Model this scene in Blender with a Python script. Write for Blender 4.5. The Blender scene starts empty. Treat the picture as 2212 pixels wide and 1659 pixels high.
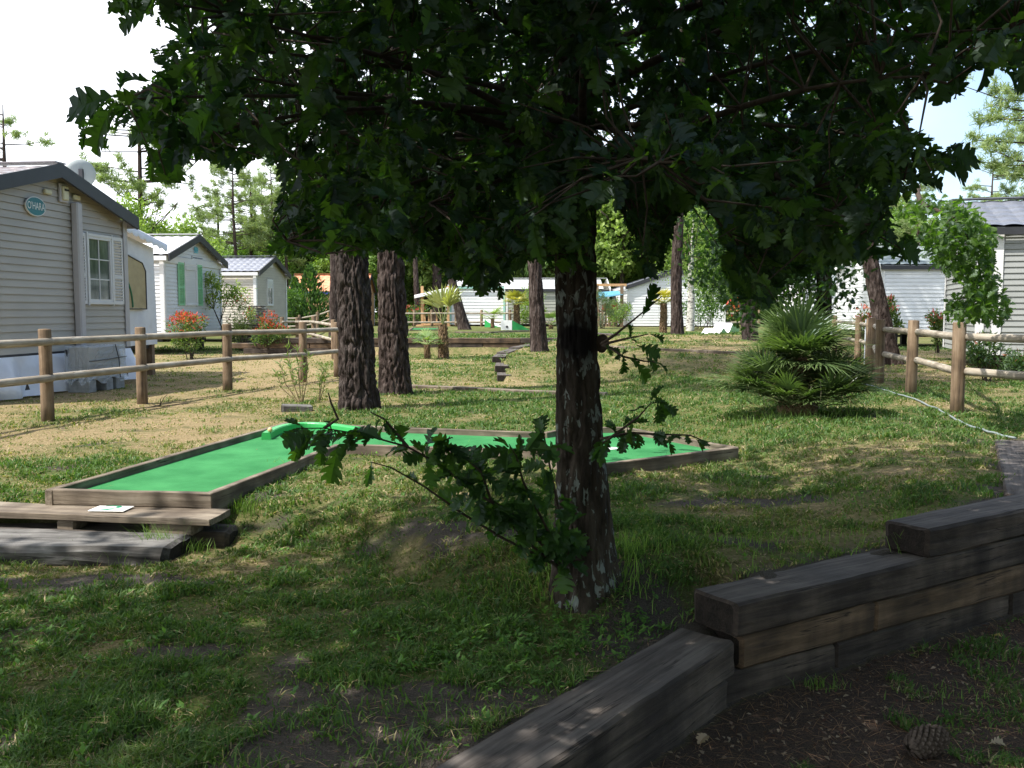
import bpy, bmesh, math, random
import numpy as np
from mathutils import Vector, Matrix

# ------------------------------------------------------------------ camera
scene = bpy.context.scene
C = scene.collection
CZ = 1.28
FP = 2010.0
PITCH = math.atan(157.5 / FP)
cam_d = bpy.data.cameras.new('camera')
cam = bpy.data.objects.new('camera', cam_d)
C.objects.link(cam)
cam.location = (0, 0, CZ)
cam.rotation_euler = (math.radians(90) - PITCH, 0, 0)
cam_d.sensor_width = 36
cam_d.lens = 36 * FP / 2212
cam_d.clip_start = 0.05
cam_d.clip_end = 2000
scene.camera = cam

# ------------------------------------------------------------------ light
SUN_EL = math.radians(58)
SUN_H = Vector((-0.88, -0.47)).normalized()
SUN_DIR = Vector((SUN_H.x * math.cos(SUN_EL), SUN_H.y * math.cos(SUN_EL), math.sin(SUN_EL)))
world = bpy.data.worlds.new('World')
scene.world = world
world.use_nodes = True
wn, wl = world.node_tree.nodes, world.node_tree.links
bg = wn['Background']
sky = wn.new('ShaderNodeTexSky')
sky.sky_type = 'NISHITA'
sky.sun_disc = False
sky.sun_elevation = SUN_EL
sky.sun_rotation = math.atan2(SUN_H.x, SUN_H.y)
sky.air_density = 1.0
sky.dust_density = 1.6
# thin white cloud veil, thicker towards the sun side (left)
tc = wn.new('ShaderNodeTexCoord')
cn = wn.new('ShaderNodeTexNoise'); cn.inputs['Scale'].default_value = 1.6; cn.inputs['Detail'].default_value = 7
sep = wn.new('ShaderNodeSeparateXYZ')
wl.new(tc.outputs['Generated'], sep.inputs[0]); wl.new(tc.outputs['Generated'], cn.inputs['Vector'])
m1 = wn.new('ShaderNodeMath'); m1.operation = 'MULTIPLY_ADD'; m1.inputs[1].default_value = -1.5; m1.inputs[2].default_value = 0.22
wl.new(sep.outputs['X'], m1.inputs[0])
m2 = wn.new('ShaderNodeMath'); m2.operation = 'MULTIPLY_ADD'; m2.inputs[1].default_value = 1.6; m2.inputs[2].default_value = -0.45
wl.new(cn.outputs['Fac'], m2.inputs[0])
m3 = wn.new('ShaderNodeMath'); m3.operation = 'ADD'; m3.use_clamp = True
wl.new(m1.outputs[0], m3.inputs[0]); wl.new(m2.outputs[0], m3.inputs[1])
cm = wn.new('ShaderNodeMix'); cm.data_type = 'RGBA'
wl.new(m3.outputs[0], cm.inputs[0]); wl.new(sky.outputs[0], cm.inputs[6])
cm.inputs[7].default_value = (7.0, 7.3, 7.8, 1)
wl.new(cm.outputs[2], bg.inputs['Color'])
bg.inputs['Strength'].default_value = 0.135
sun_d = bpy.data.lights.new('sun', 'SUN')
sun_d.energy = 3.9
sun_d.angle = math.radians(0.5)
sun_d.color = (1.0, 0.955, 0.88)
sun = bpy.data.objects.new('sun', sun_d)
C.objects.link(sun)
sun.rotation_euler = SUN_DIR.to_track_quat('Z', 'Y').to_euler()
scene.view_settings.view_transform = 'Standard'
scene.view_settings.look = 'None'
scene.view_settings.exposure = 1.08
scene.view_settings.gamma = 1
scene.render.engine = 'CYCLES'
scene.cycles.max_bounces = 6
scene.cycles.diffuse_bounces = 3
scene.cycles.transmission_bounces = 4
scene.cycles.transparent_max_bounces = 6

# ------------------------------------------------------------------ helpers
random.seed(7)
RNG = np.random.default_rng(11)

def ray(px, py):
    x = (px - 1106) / FP; y = (829.5 - py) / FP
    s, c = math.sin(PITCH), math.cos(PITCH)
    return Vector((x, c + y * s, -s + y * c))
def at_z(px, py, z):
    r = ray(px, py); t = (z - CZ) / r.z
    return Vector((r.x * t, r.y * t, z))
def at_y(px, py, Y):
    r = ray(px, py); t = Y / r.y
    return Vector((r.x * t, Y, CZ + r.z * t))
def project(P):
    P = np.asarray(P, float)
    s, c = math.sin(PITCH), math.cos(PITCH)
    d = P[..., 1] * c - (P[..., 2] - CZ) * s
    up = P[..., 1] * s + (P[..., 2] - CZ) * c
    dd = np.where(np.abs(d) < 1e-3, 1e-3, d)
    return 1106 + FP * P[..., 0] / dd, 829.5 - FP * up / dd, d

def _h(i, j, k, seed):
    n = (i.astype(np.int64) * 374761393 + j.astype(np.int64) * 668265263 + k.astype(np.int64) * 2147483647 + seed * 974634777) & 0xffffffff
    n = ((n ^ (n >> 13)) * 1274126177) & 0xffffffff
    n = ((n ^ (n >> 16)) * 2246822519) & 0xffffffff
    return ((n ^ (n >> 15)) & 0xffffff) / float(0xffffff)
def vnoise(x, y, z=None, seed=0):
    x = np.asarray(x, float); y = np.asarray(y, float)
    z = np.zeros_like(x) if z is None else np.asarray(z, float)
    xi, yi, zi = np.floor(x), np.floor(y), np.floor(z)
    fx, fy, fz = x - xi, y - yi, z - zi
    fx, fy, fz = [f * f * (3 - 2 * f) for f in (fx, fy, fz)]
    r = 0
    for a in (0, 1):
        for b in (0, 1):
            for c in (0, 1):
                w = (fx if a else 1 - fx) * (fy if b else 1 - fy) * (fz if c else 1 - fz)
                r = r + w * _h(xi + a, yi + b, zi + c, seed)
    return r
def fbm(x, y, z=None, seed=0, octv=4):
    r = 0; a = 0.5; t = 0; f = 1
    for o in range(octv):
        r = r + a * vnoise(np.asarray(x) * f, np.asarray(y) * f, None if z is None else np.asarray(z) * f, seed + o * 17)
        t += a; a *= 0.5; f *= 2.03
    return r / t
def sstep(a, b, x):
    t = np.clip((np.asarray(x, float) - a) / (b - a), 0, 1)
    return t * t * (3 - 2 * t)

WM = {}     # world matrices of the parents
def attach(o, parent=None, M=None):
    M = M or Matrix.Identity(4)
    C.objects.link(o)
    if parent is not None:
        o.parent = parent
        o.matrix_basis = WM[parent.name].inverted() @ M
    else:
        o.matrix_basis = M
    WM[o.name] = M
    return o
def tag(o, label=None, cat=None, group=None, kind=None):
    if label: o['label'] = label
    if cat: o['category'] = cat
    if group: o['group'] = group
    if kind: o['kind'] = kind
    return o
def thing(name, label, cat, loc=(0, 0, 0), rz=0.0, group=None):
    o = bpy.data.objects.new(name, None)
    o.empty_display_size = 0.1
    attach(o, None, Matrix.Translation(Vector(loc)) @ Matrix.Rotation(rz, 4, 'Z'))
    return tag(o, label, cat, group)
def copy_tree(src, M, label=None):
    r = src.copy(); C.objects.link(r); r.matrix_basis = M
    if label: r['label'] = label
    for ch in src.children:
        c = ch.copy(); C.objects.link(c); c.parent = r
        for g in ch.children:
            d = g.copy(); C.objects.link(d); d.parent = c
    return r

def mesh_np(name, V, F, col=None, smooth=False):
    V = np.asarray(V, np.float32).reshape(-1, 3)
    F = np.asarray(F, np.int32)
    me = bpy.data.meshes.new(name)
    me.vertices.add(len(V)); me.vertices.foreach_set('co', V.ravel())
    n, k = F.shape
    me.loops.add(n * k); me.loops.foreach_set('vertex_index', F.ravel())
    me.polygons.add(n); me.polygons.foreach_set('loop_start', np.arange(0, n * k, k, dtype=np.int32))
    me.update(calc_edges=True)
    me.polygons.foreach_set('use_smooth', np.full(n, smooth, dtype=bool))
    if col is not None:
        col = np.asarray(col, np.float32).reshape(-1, 3)
        ca = me.color_attributes.new('Col', 'FLOAT_COLOR', 'POINT')
        ca.data.foreach_set('color', np.concatenate([col, np.ones((len(col), 1), np.float32)], 1).ravel())
    return me
def obj_np(name, V, F, mat, parent=None, col=None, smooth=False, M=None):
    """V in world coordinates (or local to M when M is given)"""
    V = np.asarray(V, float).reshape(-1, 3)
    if M is None and parent is not None:
        M = WM[parent.name].copy()
        Mi = np.array(M.inverted())
        V = V @ Mi[:3, :3].T + Mi[:3, 3]
    elif M is None:
        b = Vector(((V[:, 0].min() + V[:, 0].max()) / 2, (V[:, 1].min() + V[:, 1].max()) / 2, V[:, 2].min()))
        M = Matrix.Translation(b); V = V - np.array(b)
    me = mesh_np(name, V, F, col, smooth)
    me.materials.append(mat)
    return attach(bpy.data.objects.new(name, me), parent, M)

class MB:
    def __init__(s): s.v = []; s.f = []; s.sm = []
    def add(s, vs, fs, smooth=False):
        b = len(s.v); s.v += [tuple(v) for v in vs]
        s.f += [tuple(i + b for i in f) for f in fs]; s.sm += [smooth] * len(fs)
    def box(s, c, d, M=None):
        x, y, z = [k / 2 for k in d]
        vs = [Vector((c[0] + a * x, c[1] + b * y, c[2] + e * z)) for a in (-1, 1) for b in (-1, 1) for e in (-1, 1)]
        if M: vs = [M @ v for v in vs]
        s.add(vs, [(0, 1, 3, 2), (4, 6, 7, 5), (0, 4, 5, 1), (2, 3, 7, 6), (0, 2, 6, 4), (1, 5, 7, 3)])
    def bbox(s, c, d, b=0.006, M=None):
        """box with chamfered edges"""
        bm = bmesh.new(); bmesh.ops.create_cube(bm, size=1)
        for v in bm.verts: v.co = Vector((v.co.x * d[0], v.co.y * d[1], v.co.z * d[2]))
        bmesh.ops.bevel(bm, geom=list(bm.edges), offset=b, segments=1, affect='EDGES')
        vs = [v.co + Vector(c) for v in bm.verts]
        if M: vs = [M @ v for v in vs]
        bm.verts.index_update()
        s.add(vs, [[v.index for v in f.verts] for f in bm.faces]); bm.free()
    def tube(s, pts, rad, n=8, caps=True, smooth=True):
        pts = [Vector(p) for p in pts]
        if not hasattr(rad, '__len__'): rad = [rad] * len(pts)
        t0 = (pts[1] - pts[0]).normalized()
        a = t0.cross(Vector((0, 0, 1)))
        if a.length < 0.05: a = t0.cross(Vector((0, 1, 0)))
        a.normalize(); vs = []
        for i, p in enumerate(pts):
            t = (pts[min(i + 1, len(pts) - 1)] - pts[max(i - 1, 0)]).normalized()
            a = (a - t * a.dot(t)).normalized(); b = t.cross(a)
            for k in range(n):
                th = 2 * math.pi * k / n
                vs.append(p + (a * math.cos(th) + b * math.sin(th)) * rad[i])
        fs = [(i * n + k, i * n + (k + 1) % n, (i + 1) * n + (k + 1) % n, (i + 1) * n + k) for i in range(len(pts) - 1) for k in range(n)]
        s.add(vs, fs, smooth)
        if caps:
            L = len(pts) - 1
            s.add([vs[k] for k in range(n)], [tuple(range(n))[::-1]])
            s.add([vs[L * n + k] for k in range(n)], [tuple(range(n))])
    def lathe(s, prof, c=(0, 0, 0), n=16, M=None):
        vs = [Vector((c[0] + r * math.cos(2 * math.pi * k / n), c[1] + r * math.sin(2 * math.pi * k / n), c[2] + z)) for r, z in prof for k in range(n)]
        if M: vs = [M @ v for v in vs]
        s.add(vs, [(i * n + k, i * n + (k + 1) % n, (i + 1) * n + (k + 1) % n, (i + 1) * n + k) for i in range(len(prof) - 1) for k in range(n)], True)
    def build(s, name, mat, parent=None, M=None, local=False):
        V = [Vector(v) for v in s.v]
        if local: M = WM[parent.name].copy()
        elif M is None and parent is not None:
            M = WM[parent.name].copy(); Mi = M.inverted(); V = [Mi @ v for v in V]
        elif M is None:
            xs = [v.x for v in V]; ys = [v.y for v in V]; zs = [v.z for v in V]
            b = Vector(((min(xs) + max(xs)) / 2, (min(ys) + max(ys)) / 2, min(zs)))
            M = Matrix.Translation(b); V = [v - b for v in V]
        me = bpy.data.meshes.new(name)
        me.from_pydata([tuple(v) for v in V], [], s.f)
        me.polygons.foreach_set('use_smooth', s.sm)
        me.materials.append(mat)
        return attach(bpy.data.objects.new(name, me), parent, M)

def text_mesh(name, body, size, mat, parent, M, extrude=0.003):
    cu = bpy.data.curves.new(name, 'FONT'); cu.body = body; cu.size = size
    cu.align_x = 'CENTER'; cu.align_y = 'CENTER'; cu.extrude = extrude
    t = bpy.data.objects.new(name, cu); C.objects.link(t)
    me = bpy.data.meshes.new_from_object(t, depsgraph=bpy.context.evaluated_depsgraph_get())
    bpy.data.objects.remove(t); bpy.data.curves.remove(cu)
    me.materials.clear(); me.materials.append(mat)
    return attach(bpy.data.objects.new(name, me), parent, M)

# ------------------------------------------------------------------ materials
def new_mat(name):
    m = bpy.data.materials.new(name); m.use_nodes = True
    return m, m.node_tree.nodes, m.node_tree.links, m.node_tree.nodes['Principled BSDF']
def ramp(n, stops):
    r = n.new('ShaderNodeValToRGB')
    while len(r.color_ramp.elements) > len(stops): r.color_ramp.elements.remove(r.color_ramp.elements[-1])
    while len(r.color_ramp.elements) < len(stops): r.color_ramp.elements.new(0.5)
    for e, (p, c) in zip(r.color_ramp.elements, stops):
        e.position = p; e.color = (c[0], c[1], c[2], 1)
    return r
def noisy(name, c1, c2, scale=8, stretch=(1, 1, 1), rough=0.7, bump=0.2, bscale=None, c3=None, detail=6, spec=0.3, metal=0.0, dist=0.01, lo=0.3, hi=0.7, coord='Object'):
    m, n, l, p = new_mat(name)
    tcn = n.new('ShaderNodeTexCoord'); mp = n.new('ShaderNodeMapping'); mp.inputs['Scale'].default_value = stretch
    l.new(tcn.outputs[coord], mp.inputs[0])
    nz = n.new('ShaderNodeTexNoise'); nz.inputs['Scale'].default_value = scale; nz.inputs['Detail'].default_value = detail
    nz.inputs['Roughness'].default_value = 0.62
    l.new(mp.outputs[0], nz.inputs['Vector'])
    st = [(lo, c1), (hi, c2)] if c3 is None else [(lo, c1), ((lo + hi) / 2, c2), (hi, c3)]
    r = ramp(n, st); l.new(nz.outputs['Fac'], r.inputs[0]); l.new(r.outputs[0], p.inputs['Base Color'])
    p.inputs['Roughness'].default_value = rough; p.inputs['Specular IOR Level'].default_value = spec; p.inputs['Metallic'].default_value = metal
    if bump:
        nb = n.new('ShaderNodeTexNoise'); nb.inputs['Scale'].default_value = bscale or scale * 3; nb.inputs['Detail'].default_value = 5
        l.new(mp.outputs[0], nb.inputs['Vector'])
        b = n.new('ShaderNodeBump'); b.inputs['Strength'].default_value = bump; b.inputs['Distance'].default_value = dist
        l.new(nb.outputs['Fac'], b.inputs['Height']); l.new(b.outputs[0], p.inputs['Normal'])
    return m
def leaf_mat(name, trans=0.35, rough=0.45, gloss=0.06, tgain=(1.6, 1.9, 0.7)):
    m, n, l, p = new_mat(name)
    n.remove(p); out = n['Material Output']
    a = n.new('ShaderNodeAttribute'); a.attribute_name = 'Col'
    d = n.new('ShaderNodeBsdfDiffuse'); t = n.new('ShaderNodeBsdfTranslucent'); g = n.new('ShaderNodeBsdfGlossy')
    g.inputs['Roughness'].default_value = rough; g.inputs['Color'].default_value = (0.8, 0.9, 1.0, 1)
    mu = n.new('ShaderNodeMix'); mu.data_type = 'RGBA'; mu.blend_type = 'MULTIPLY'; mu.inputs[0].default_value = 1
    mu.inputs[7].default_value = (*tgain, 1); mu.clamp_result = False
    l.new(a.outputs['Color'], d.inputs['Color']); l.new(a.outputs['Color'], mu.inputs[6]); l.new(mu.outputs[2], t.inputs['Color'])
    x = n.new('ShaderNodeMixShader'); x.inputs[0].default_value = trans
    l.new(d.outputs[0], x.inputs[1]); l.new(t.outputs[0], x.inputs[2])
    y = n.new('ShaderNodeMixShader'); y.inputs[0].default_value = gloss
    l.new(x.outputs[0], y.inputs[1]); l.new(g.outputs[0], y.inputs[2]); l.new(y.outputs[0], out.inputs[0])
    return m
def plain(name, c, rough=0.5, spec=0.4, metal=0, var=0.12, scale=3):
    d = [max(0, k * (1 - var)) for k in c]; e = [min(1, k * (1 + var)) for k in c]
    return noisy(name, d, e, scale=scale, rough=rough, bump=0.05, spec=spec, metal=metal)

def bark_mat(name, c1, c2, c3, lichen=None, scale=1.0, bump=0.8, scar=False):
    m, n, l, p = new_mat(name)
    tcn = n.new('ShaderNodeTexCoord'); mp = n.new('ShaderNodeMapping'); mp.inputs['Scale'].default_value = (scale, scale, 0.28 * scale)
    l.new(tcn.outputs['Object'], mp.inputs[0])
    nz = n.new('ShaderNodeTexNoise'); nz.inputs['Scale'].default_value = 16; nz.inputs['Detail'].default_value = 8; nz.inputs['Roughness'].default_value = 0.65
    l.new(mp.outputs[0], nz.inputs['Vector'])
    r = ramp(n, [(0.3, c1), (0.5, c2), (0.68, c3)]); l.new(nz.outputs['Fac'], r.inputs[0])
    col = r.outputs[0]
    if lichen:
        mp2 = n.new('ShaderNodeMapping'); mp2.inputs['Scale'].default_value = (1, 1, 0.45)
        l.new(tcn.outputs['Object'], mp2.inputs[0])
        n2 = n.new('ShaderNodeTexNoise'); n2.inputs['Scale'].default_value = 30; n2.inputs['Detail'].default_value = 5; n2.inputs['Roughness'].default_value = 0.55; n2.inputs['Distortion'].default_value = 0.6
        l.new(mp2.outputs[0], n2.inputs['Vector'])
        n3 = n.new('ShaderNodeTexNoise'); n3.inputs['Scale'].default_value = 4.2; n3.inputs['Detail'].default_value = 2
        l.new(tcn.outputs['Object'], n3.inputs['Vector'])
        ad = n.new('ShaderNodeMath'); ad.operation = 'MULTIPLY_ADD'; ad.inputs[1].default_value = 0.55
        l.new(n3.outputs['Fac'], ad.inputs[0]); l.new(n2.outputs['Fac'], ad.inputs[2])
        r2 = ramp(n, [(0.865, (0, 0, 0)), (0.9, (1, 1, 1))]); l.new(ad.outputs[0], r2.inputs[0])
        mx = n.new('ShaderNodeMix'); mx.data_type = 'RGBA'; mx.inputs[7].default_value = (*lichen, 1)
        l.new(r2.outputs[0], mx.inputs[0]); l.new(col, mx.inputs[6]); col = mx.outputs[2]
    if scar:   # burnt patch half way up the trunk, facing the lawn
        vd = n.new('ShaderNodeVectorMath'); vd.operation = 'DISTANCE'; vd.inputs[1].default_value = (-0.07, -0.12, 1.22)
        l.new(tcn.outputs['Object'], vd.inputs[0])
        sa = n.new('ShaderNodeMath'); sa.operation = 'MULTIPLY_ADD'; sa.inputs[1].default_value = 0.22; l.new(n3.outputs['Fac'], sa.inputs[0]); l.new(vd.outputs['Value'], sa.inputs[2])
        r4_ = ramp(n, [(0.20, (1, 1, 1)), (0.3, (0, 0, 0))]); l.new(sa.outputs[0], r4_.inputs[0])
        mx3 = n.new('ShaderNodeMix'); mx3.data_type = 'RGBA'; mx3.inputs[7].default_value = (0.008, 0.007, 0.007, 1)
        l.new(r4_.outputs[0], mx3.inputs[0]); l.new(col, mx3.inputs[6]); col = mx3.outputs[2]
    l.new(col, p.inputs['Base Color']); p.inputs['Roughness'].default_value = 0.95; p.inputs['Specular IOR Level'].default_value = 0.15
    vo = n.new('ShaderNodeTexVoronoi'); vo.feature = 'DISTANCE_TO_EDGE'; vo.inputs['Scale'].default_value = 22
    l.new(mp.outputs[0], vo.inputs['Vector'])
    ad2 = n.new('ShaderNodeMath'); ad2.operation = 'ADD'; l.new(vo.outputs['Distance'], ad2.inputs[0]); l.new(nz.outputs['Fac'], ad2.inputs[1])
    b = n.new('ShaderNodeBump'); b.inputs['Strength'].default_value = bump; b.inputs['Distance'].default_value = 0.03
    l.new(ad2.outputs[0], b.inputs['Height']); l.new(b.outputs[0], p.inputs['Normal'])
    return m

M = {}
M['leaf'] = leaf_mat('oak_leaves', 0.5, 0.5, 0.028, (2.0, 2.5, 0.7))
M['farleaf'] = leaf_mat('tree_leaves', 0.38, 0.6, 0.02)
M['palmleaf'] = leaf_mat('palm_leaves', 0.25, 0.4, 0.07)
M['grass'] = leaf_mat('grass_blades', 0.3, 0.6, 0.02)
M['oak_bark'] = bark_mat('oak_bark', (0.016, 0.013, 0.011), (0.045, 0.036, 0.028), (0.085, 0.07, 0.055), lichen=(0.19, 0.215, 0.2), scar=True)
M['pine_bark'] = bark_mat('pine_bark', (0.012, 0.009, 0.008), (0.05, 0.036, 0.031), (0.125, 0.1, 0.09), scale=0.9, bump=1.0)
M['pine_red'] = bark_mat('pine_bark_red', (0.012, 0.0095, 0.0085), (0.045, 0.034, 0.03), (0.115, 0.096, 0.088), scale=0.9, bump=1.0)
M['twig'] = noisy('twig_bark', (0.03, 0.022, 0.016), (0.08, 0.06, 0.045), scale=30, rough=0.9)
M['birch'] = noisy('birch_bark', (0.5, 0.48, 0.44), (0.06, 0.05, 0.05), scale=5, stretch=(1, 1, 2.5), rough=0.8, lo=0.5, hi=0.62)
M['palm_trunk'] = noisy('palm_fibre', (0.05, 0.03, 0.017), (0.24, 0.16, 0.09), scale=26, stretch=(1, 1, 0.45), rough=1, bump=1, dist=0.03)

def wood_mat(name, c1, c2, c3, stretch=(0.06, 1, 1), scale=22, crack=0.35, stain=None, rough=0.85, bump=0.5):
    m, n, l, p = new_mat(name)
    tcn = n.new('ShaderNodeTexCoord'); mp = n.new('ShaderNodeMapping'); mp.inputs['Scale'].default_value = stretch
    l.new(tcn.outputs['Object'], mp.inputs[0])
    nz = n.new('ShaderNodeTexNoise'); nz.inputs['Scale'].default_value = scale; nz.inputs['Detail'].default_value = 8; nz.inputs['Roughness'].default_value = 0.7; nz.inputs['Distortion'].default_value = 0.3
    l.new(mp.outputs[0], nz.inputs['Vector'])
    big = n.new('ShaderNodeTexNoise'); big.inputs['Scale'].default_value = 2.6; big.inputs['Detail'].default_value = 4
    l.new(tcn.outputs['Object'], big.inputs['Vector'])
    mix = n.new('ShaderNodeMath'); mix.operation = 'MULTIPLY_ADD'; mix.inputs[1].default_value = 0.9; mix.inputs[2].default_value = -0.45
    l.new(big.outputs['Fac'], mix.inputs[0])
    add = n.new('ShaderNodeMath'); add.operation = 'ADD'; l.new(mix.outputs[0], add.inputs[0]); l.new(nz.outputs['Fac'], add.inputs[1])
    r = ramp(n, [(0.25, c1), (0.5, c2), (0.72, c3)]); l.new(add.outputs[0], r.inputs[0]); col = r.outputs[0]
    if stain:
        mp3 = n.new('ShaderNodeMapping'); mp3.inputs['Scale'].default_value = (2.6, 0.9, 0.7)
        l.new(tcn.outputs['Object'], mp3.inputs[0])
        n3 = n.new('ShaderNodeTexNoise'); n3.inputs['Scale'].default_value = 1.3; n3.inputs['Detail'].default_value = 4
        l.new(mp3.outputs[0], n3.inputs['Vector'])
        r3 = ramp(n, [(0.4, (0, 0, 0)), (0.72, (1, 1, 1))]); l.new(n3.outputs['Fac'], r3.inputs[0])
        mx = n.new('ShaderNodeMix'); mx.data_type = 'RGBA'; mx.inputs[7].default_value = (*stain, 1)
        sc = n.new('ShaderNodeMath'); sc.operation = 'MULTIPLY'; sc.inputs[1].default_value = 0.8; l.new(r3.outputs[0], sc.inputs[0])
        l.new(sc.outputs[0], mx.inputs[0]); l.new(col, mx.inputs[6]); col = mx.outputs[2]
    if stain and name.endswith(('sleeper_wood', 'grey_sleeper')):   # grey dust and weathering on the upper face
        ge = n.new('ShaderNodeSeparateXYZ'); l.new(tcn.outputs['Normal'], ge.inputs[0])
        pz = n.new('ShaderNodeMath'); pz.operation = 'MULTIPLY_ADD'; pz.inputs[1].default_value = 3.0; pz.inputs[2].default_value = -2.2; pz.use_clamp = True; l.new(ge.outputs['Z'], pz.inputs[0])
        rd = ramp(n, [(0.35, (0.15, 0.15, 0.15)), (0.65, (0.75, 0.75, 0.75))]); l.new(nz.outputs['Fac'], rd.inputs[0])
        pm = n.new('ShaderNodeMath'); pm.operation = 'MULTIPLY'; l.new(pz.outputs[0], pm.inputs[0]); l.new(rd.outputs[0], pm.inputs[1])
        md = n.new('ShaderNodeMix'); md.data_type = 'RGBA'; md.inputs[7].default_value = (0.15, 0.138, 0.132, 1) if 'grey' not in name else (0.2, 0.192, 0.185, 1); l.new(pm.outputs[0], md.inputs[0]); l.new(col, md.inputs[6]); col = md.outputs[2]
    mpc = n.new('ShaderNodeMapping'); mpc.inputs['Scale'].default_value = tuple(0.35 * q if q < .5 else q for q in stretch); l.new(tcn.outputs['Object'], mpc.inputs[0])
    nc_ = n.new('ShaderNodeTexNoise'); nc_.inputs['Scale'].default_value = scale * 0.55; nc_.inputs['Detail'].default_value = 5; nc_.inputs['Roughness'].default_value = 0.6; l.new(mpc.outputs[0], nc_.inputs['Vector'])
    rc = ramp(n, [(0.485, (0, 0, 0)), (0.498, (1, 1, 1)), (0.511, (0, 0, 0))]); l.new(nc_.outputs['Fac'], rc.inputs[0])
    cs_ = n.new('ShaderNodeMath'); cs_.operation = 'MULTIPLY'; l.new(rc.outputs[0], cs_.inputs[0])
    gate = ramp(n, [(0.5, (0, 0, 0)), (0.6, (1, 1, 1))]); l.new(big.outputs['Fac'], gate.inputs[0]); l.new(gate.outputs[0], cs_.inputs[1])
    mxc = n.new('ShaderNodeMix'); mxc.data_type = 'RGBA'; mxc.inputs[7].default_value = (0.006, 0.005, 0.005, 1); l.new(cs_.outputs[0], mxc.inputs[0]); l.new(col, mxc.inputs[6]); col = mxc.outputs[2]
    l.new(col, p.inputs['Base Color']); p.inputs['Roughness'].default_value = rough; p.inputs['Specular IOR Level'].default_value = 0.25
    b = n.new('ShaderNodeBump'); b.inputs['Strength'].default_value = bump; b.inputs['Distance'].default_value = 0.008
    l.new(nz.outputs['Fac'], b.inputs['Height']); l.new(b.outputs[0], p.inputs['Normal'])
    return m
M['sleeper'] = wood_mat('dark_sleeper_wood', (0.02, 0.016, 0.014), (0.072, 0.056, 0.046), (0.15, 0.117, 0.093), stain=(0.01, 0.008, 0.008), bump=0.8)
M['end_grain'] = noisy('sleeper_end_grain', (0.008, 0.007, 0.006), (0.035, 0.027, 0.022), scale=30, rough=0.95, bump=0.8)
M['sleeper_tan'] = wood_mat('tan_sleeper_wood', (0.035, 0.026, 0.02), (0.12, 0.08, 0.05), (0.24, 0.16, 0.1), stain=(0.025, 0.02, 0.018))
M['old_sleeper'] = wood_mat('old_grey_sleeper', (0.015, 0.013, 0.012), (0.1, 0.093, 0.086), (0.27, 0.26, 0.245), bump=1.0, stain=(0.02, 0.018, 0.016))
M['board'] = wood_mat('lane_board_wood', (0.07, 0.055, 0.042), (0.2, 0.16, 0.12), (0.32, 0.27, 0.21), stain=(0.06, 0.045, 0.035))
M['post'] = wood_mat('fence_wood', (0.065, 0.046, 0.032), (0.19, 0.132, 0.084), (0.3, 0.225, 0.155), stretch=(1, 1, 0.06), scale=26, bump=0.35)
M['rail'] = wood_mat('rail_wood', (0.13, 0.11, 0.085), (0.3, 0.26, 0.205), (0.45, 0.41, 0.345), stretch=(0.06, 1, 1), scale=26, bump=0.35)
M['deckwood'] = plain('deck_wood', (0.5, 0.3, 0.15), 0.7, var=0.25, scale=9)

# ------------------------------------------------------------------ terrain
WALL = [(-4.6, -3.2), (0.985, 3.985), (3.38, 5.50), (4.58, 7.95), (9.0, 8.55), (40.0, 9.5)]
LOWPOLY = np.array(WALL + [(40, -40), (-4.6, -40)])
def inpoly(px, py, poly):
    px = np.asarray(px, float); py = np.asarray(py, float)
    r = np.zeros(px.shape, bool); n = len(poly)
    for i in range(n):
        x1, y1 = poly[i]; x2, y2 = poly[(i + 1) % n]
        c = ((y1 > py) != (y2 > py))
        if y1 == y2: continue
        r ^= c & (px < (x2 - x1) * (py - y1) / (y2 - y1) + x1)
    return r
def dist_wall(x, y):
    d = np.full(np.shape(x), 1e9)
    for (x1, y1), (x2, y2) in zip(WALL[:-1], WALL[1:]):
        L2 = (x2 - x1) ** 2 + (y2 - y1) ** 2
        t = np.clip(((x - x1) * (x2 - x1) + (y - y1) * (y2 - y1)) / L2, 0, 1)
        d = np.minimum(d, np.hypot(x - x1 - t * (x2 - x1), y - y1 - t * (y2 - y1)))
    return d
PIT = np.array([(-0.10, 15.9), (-0.12, 17.4), (-0.26, 19.0), (-0.12, 21.0), (0.44, 24.0), (1.35, 27.35), (-40, 27.35), (-40, 15.9)])
def upper_z(x, y):
    x = np.asarray(x, float); y = np.asarray(y, float)
    yc = np.interp(x, [-1.3, -1.0, 0, 0.5, 0.8, 1.0, 1.25, 3], [6.08, 5.75, 4.75, 4.43, 4.5, 4.55, 4.0, 2.6])
    z = -0.19 * (1 - sstep(-0.34, 0.34, y - yc))
    z = z + 0.13 * sstep(2.0, 2.9, x) * (1 - sstep(24, 40, y))
    ter = np.interp(y, [15.7, 16.9, 17.7, 18.8, 20, 22, 25, 27], [0, .09, .21, .32, .36, .395, .43, .45]) * (1 - sstep(4.0, 6.6, x - (y - 15) * 0.22))
    ter = np.where(y > 32, 0.45 * (1 - sstep(9 + (y - 32) * 0.3, 13 + (y - 32) * 0.35, x)), ter)
    pit = inpoly(x, y, PIT)
    left = sstep(-6.2, -4.9, x + np.maximum(0, y - 28) * 0.22)
    ter = np.where(pit, 0, ter * np.where(y > 27.35, left, np.where(x < -0.6, 0, 1)))
    z = z + ter * (1 - 0.25 * sstep(45, 60, y))
    z = z + 0.02 * (fbm(x * 1.3, y * 1.3, seed=3) - 0.5) * 2 + 0.012 * (fbm(x * 6, y * 6, seed=5, octv=3) - 0.5) * 2
    return z
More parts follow.
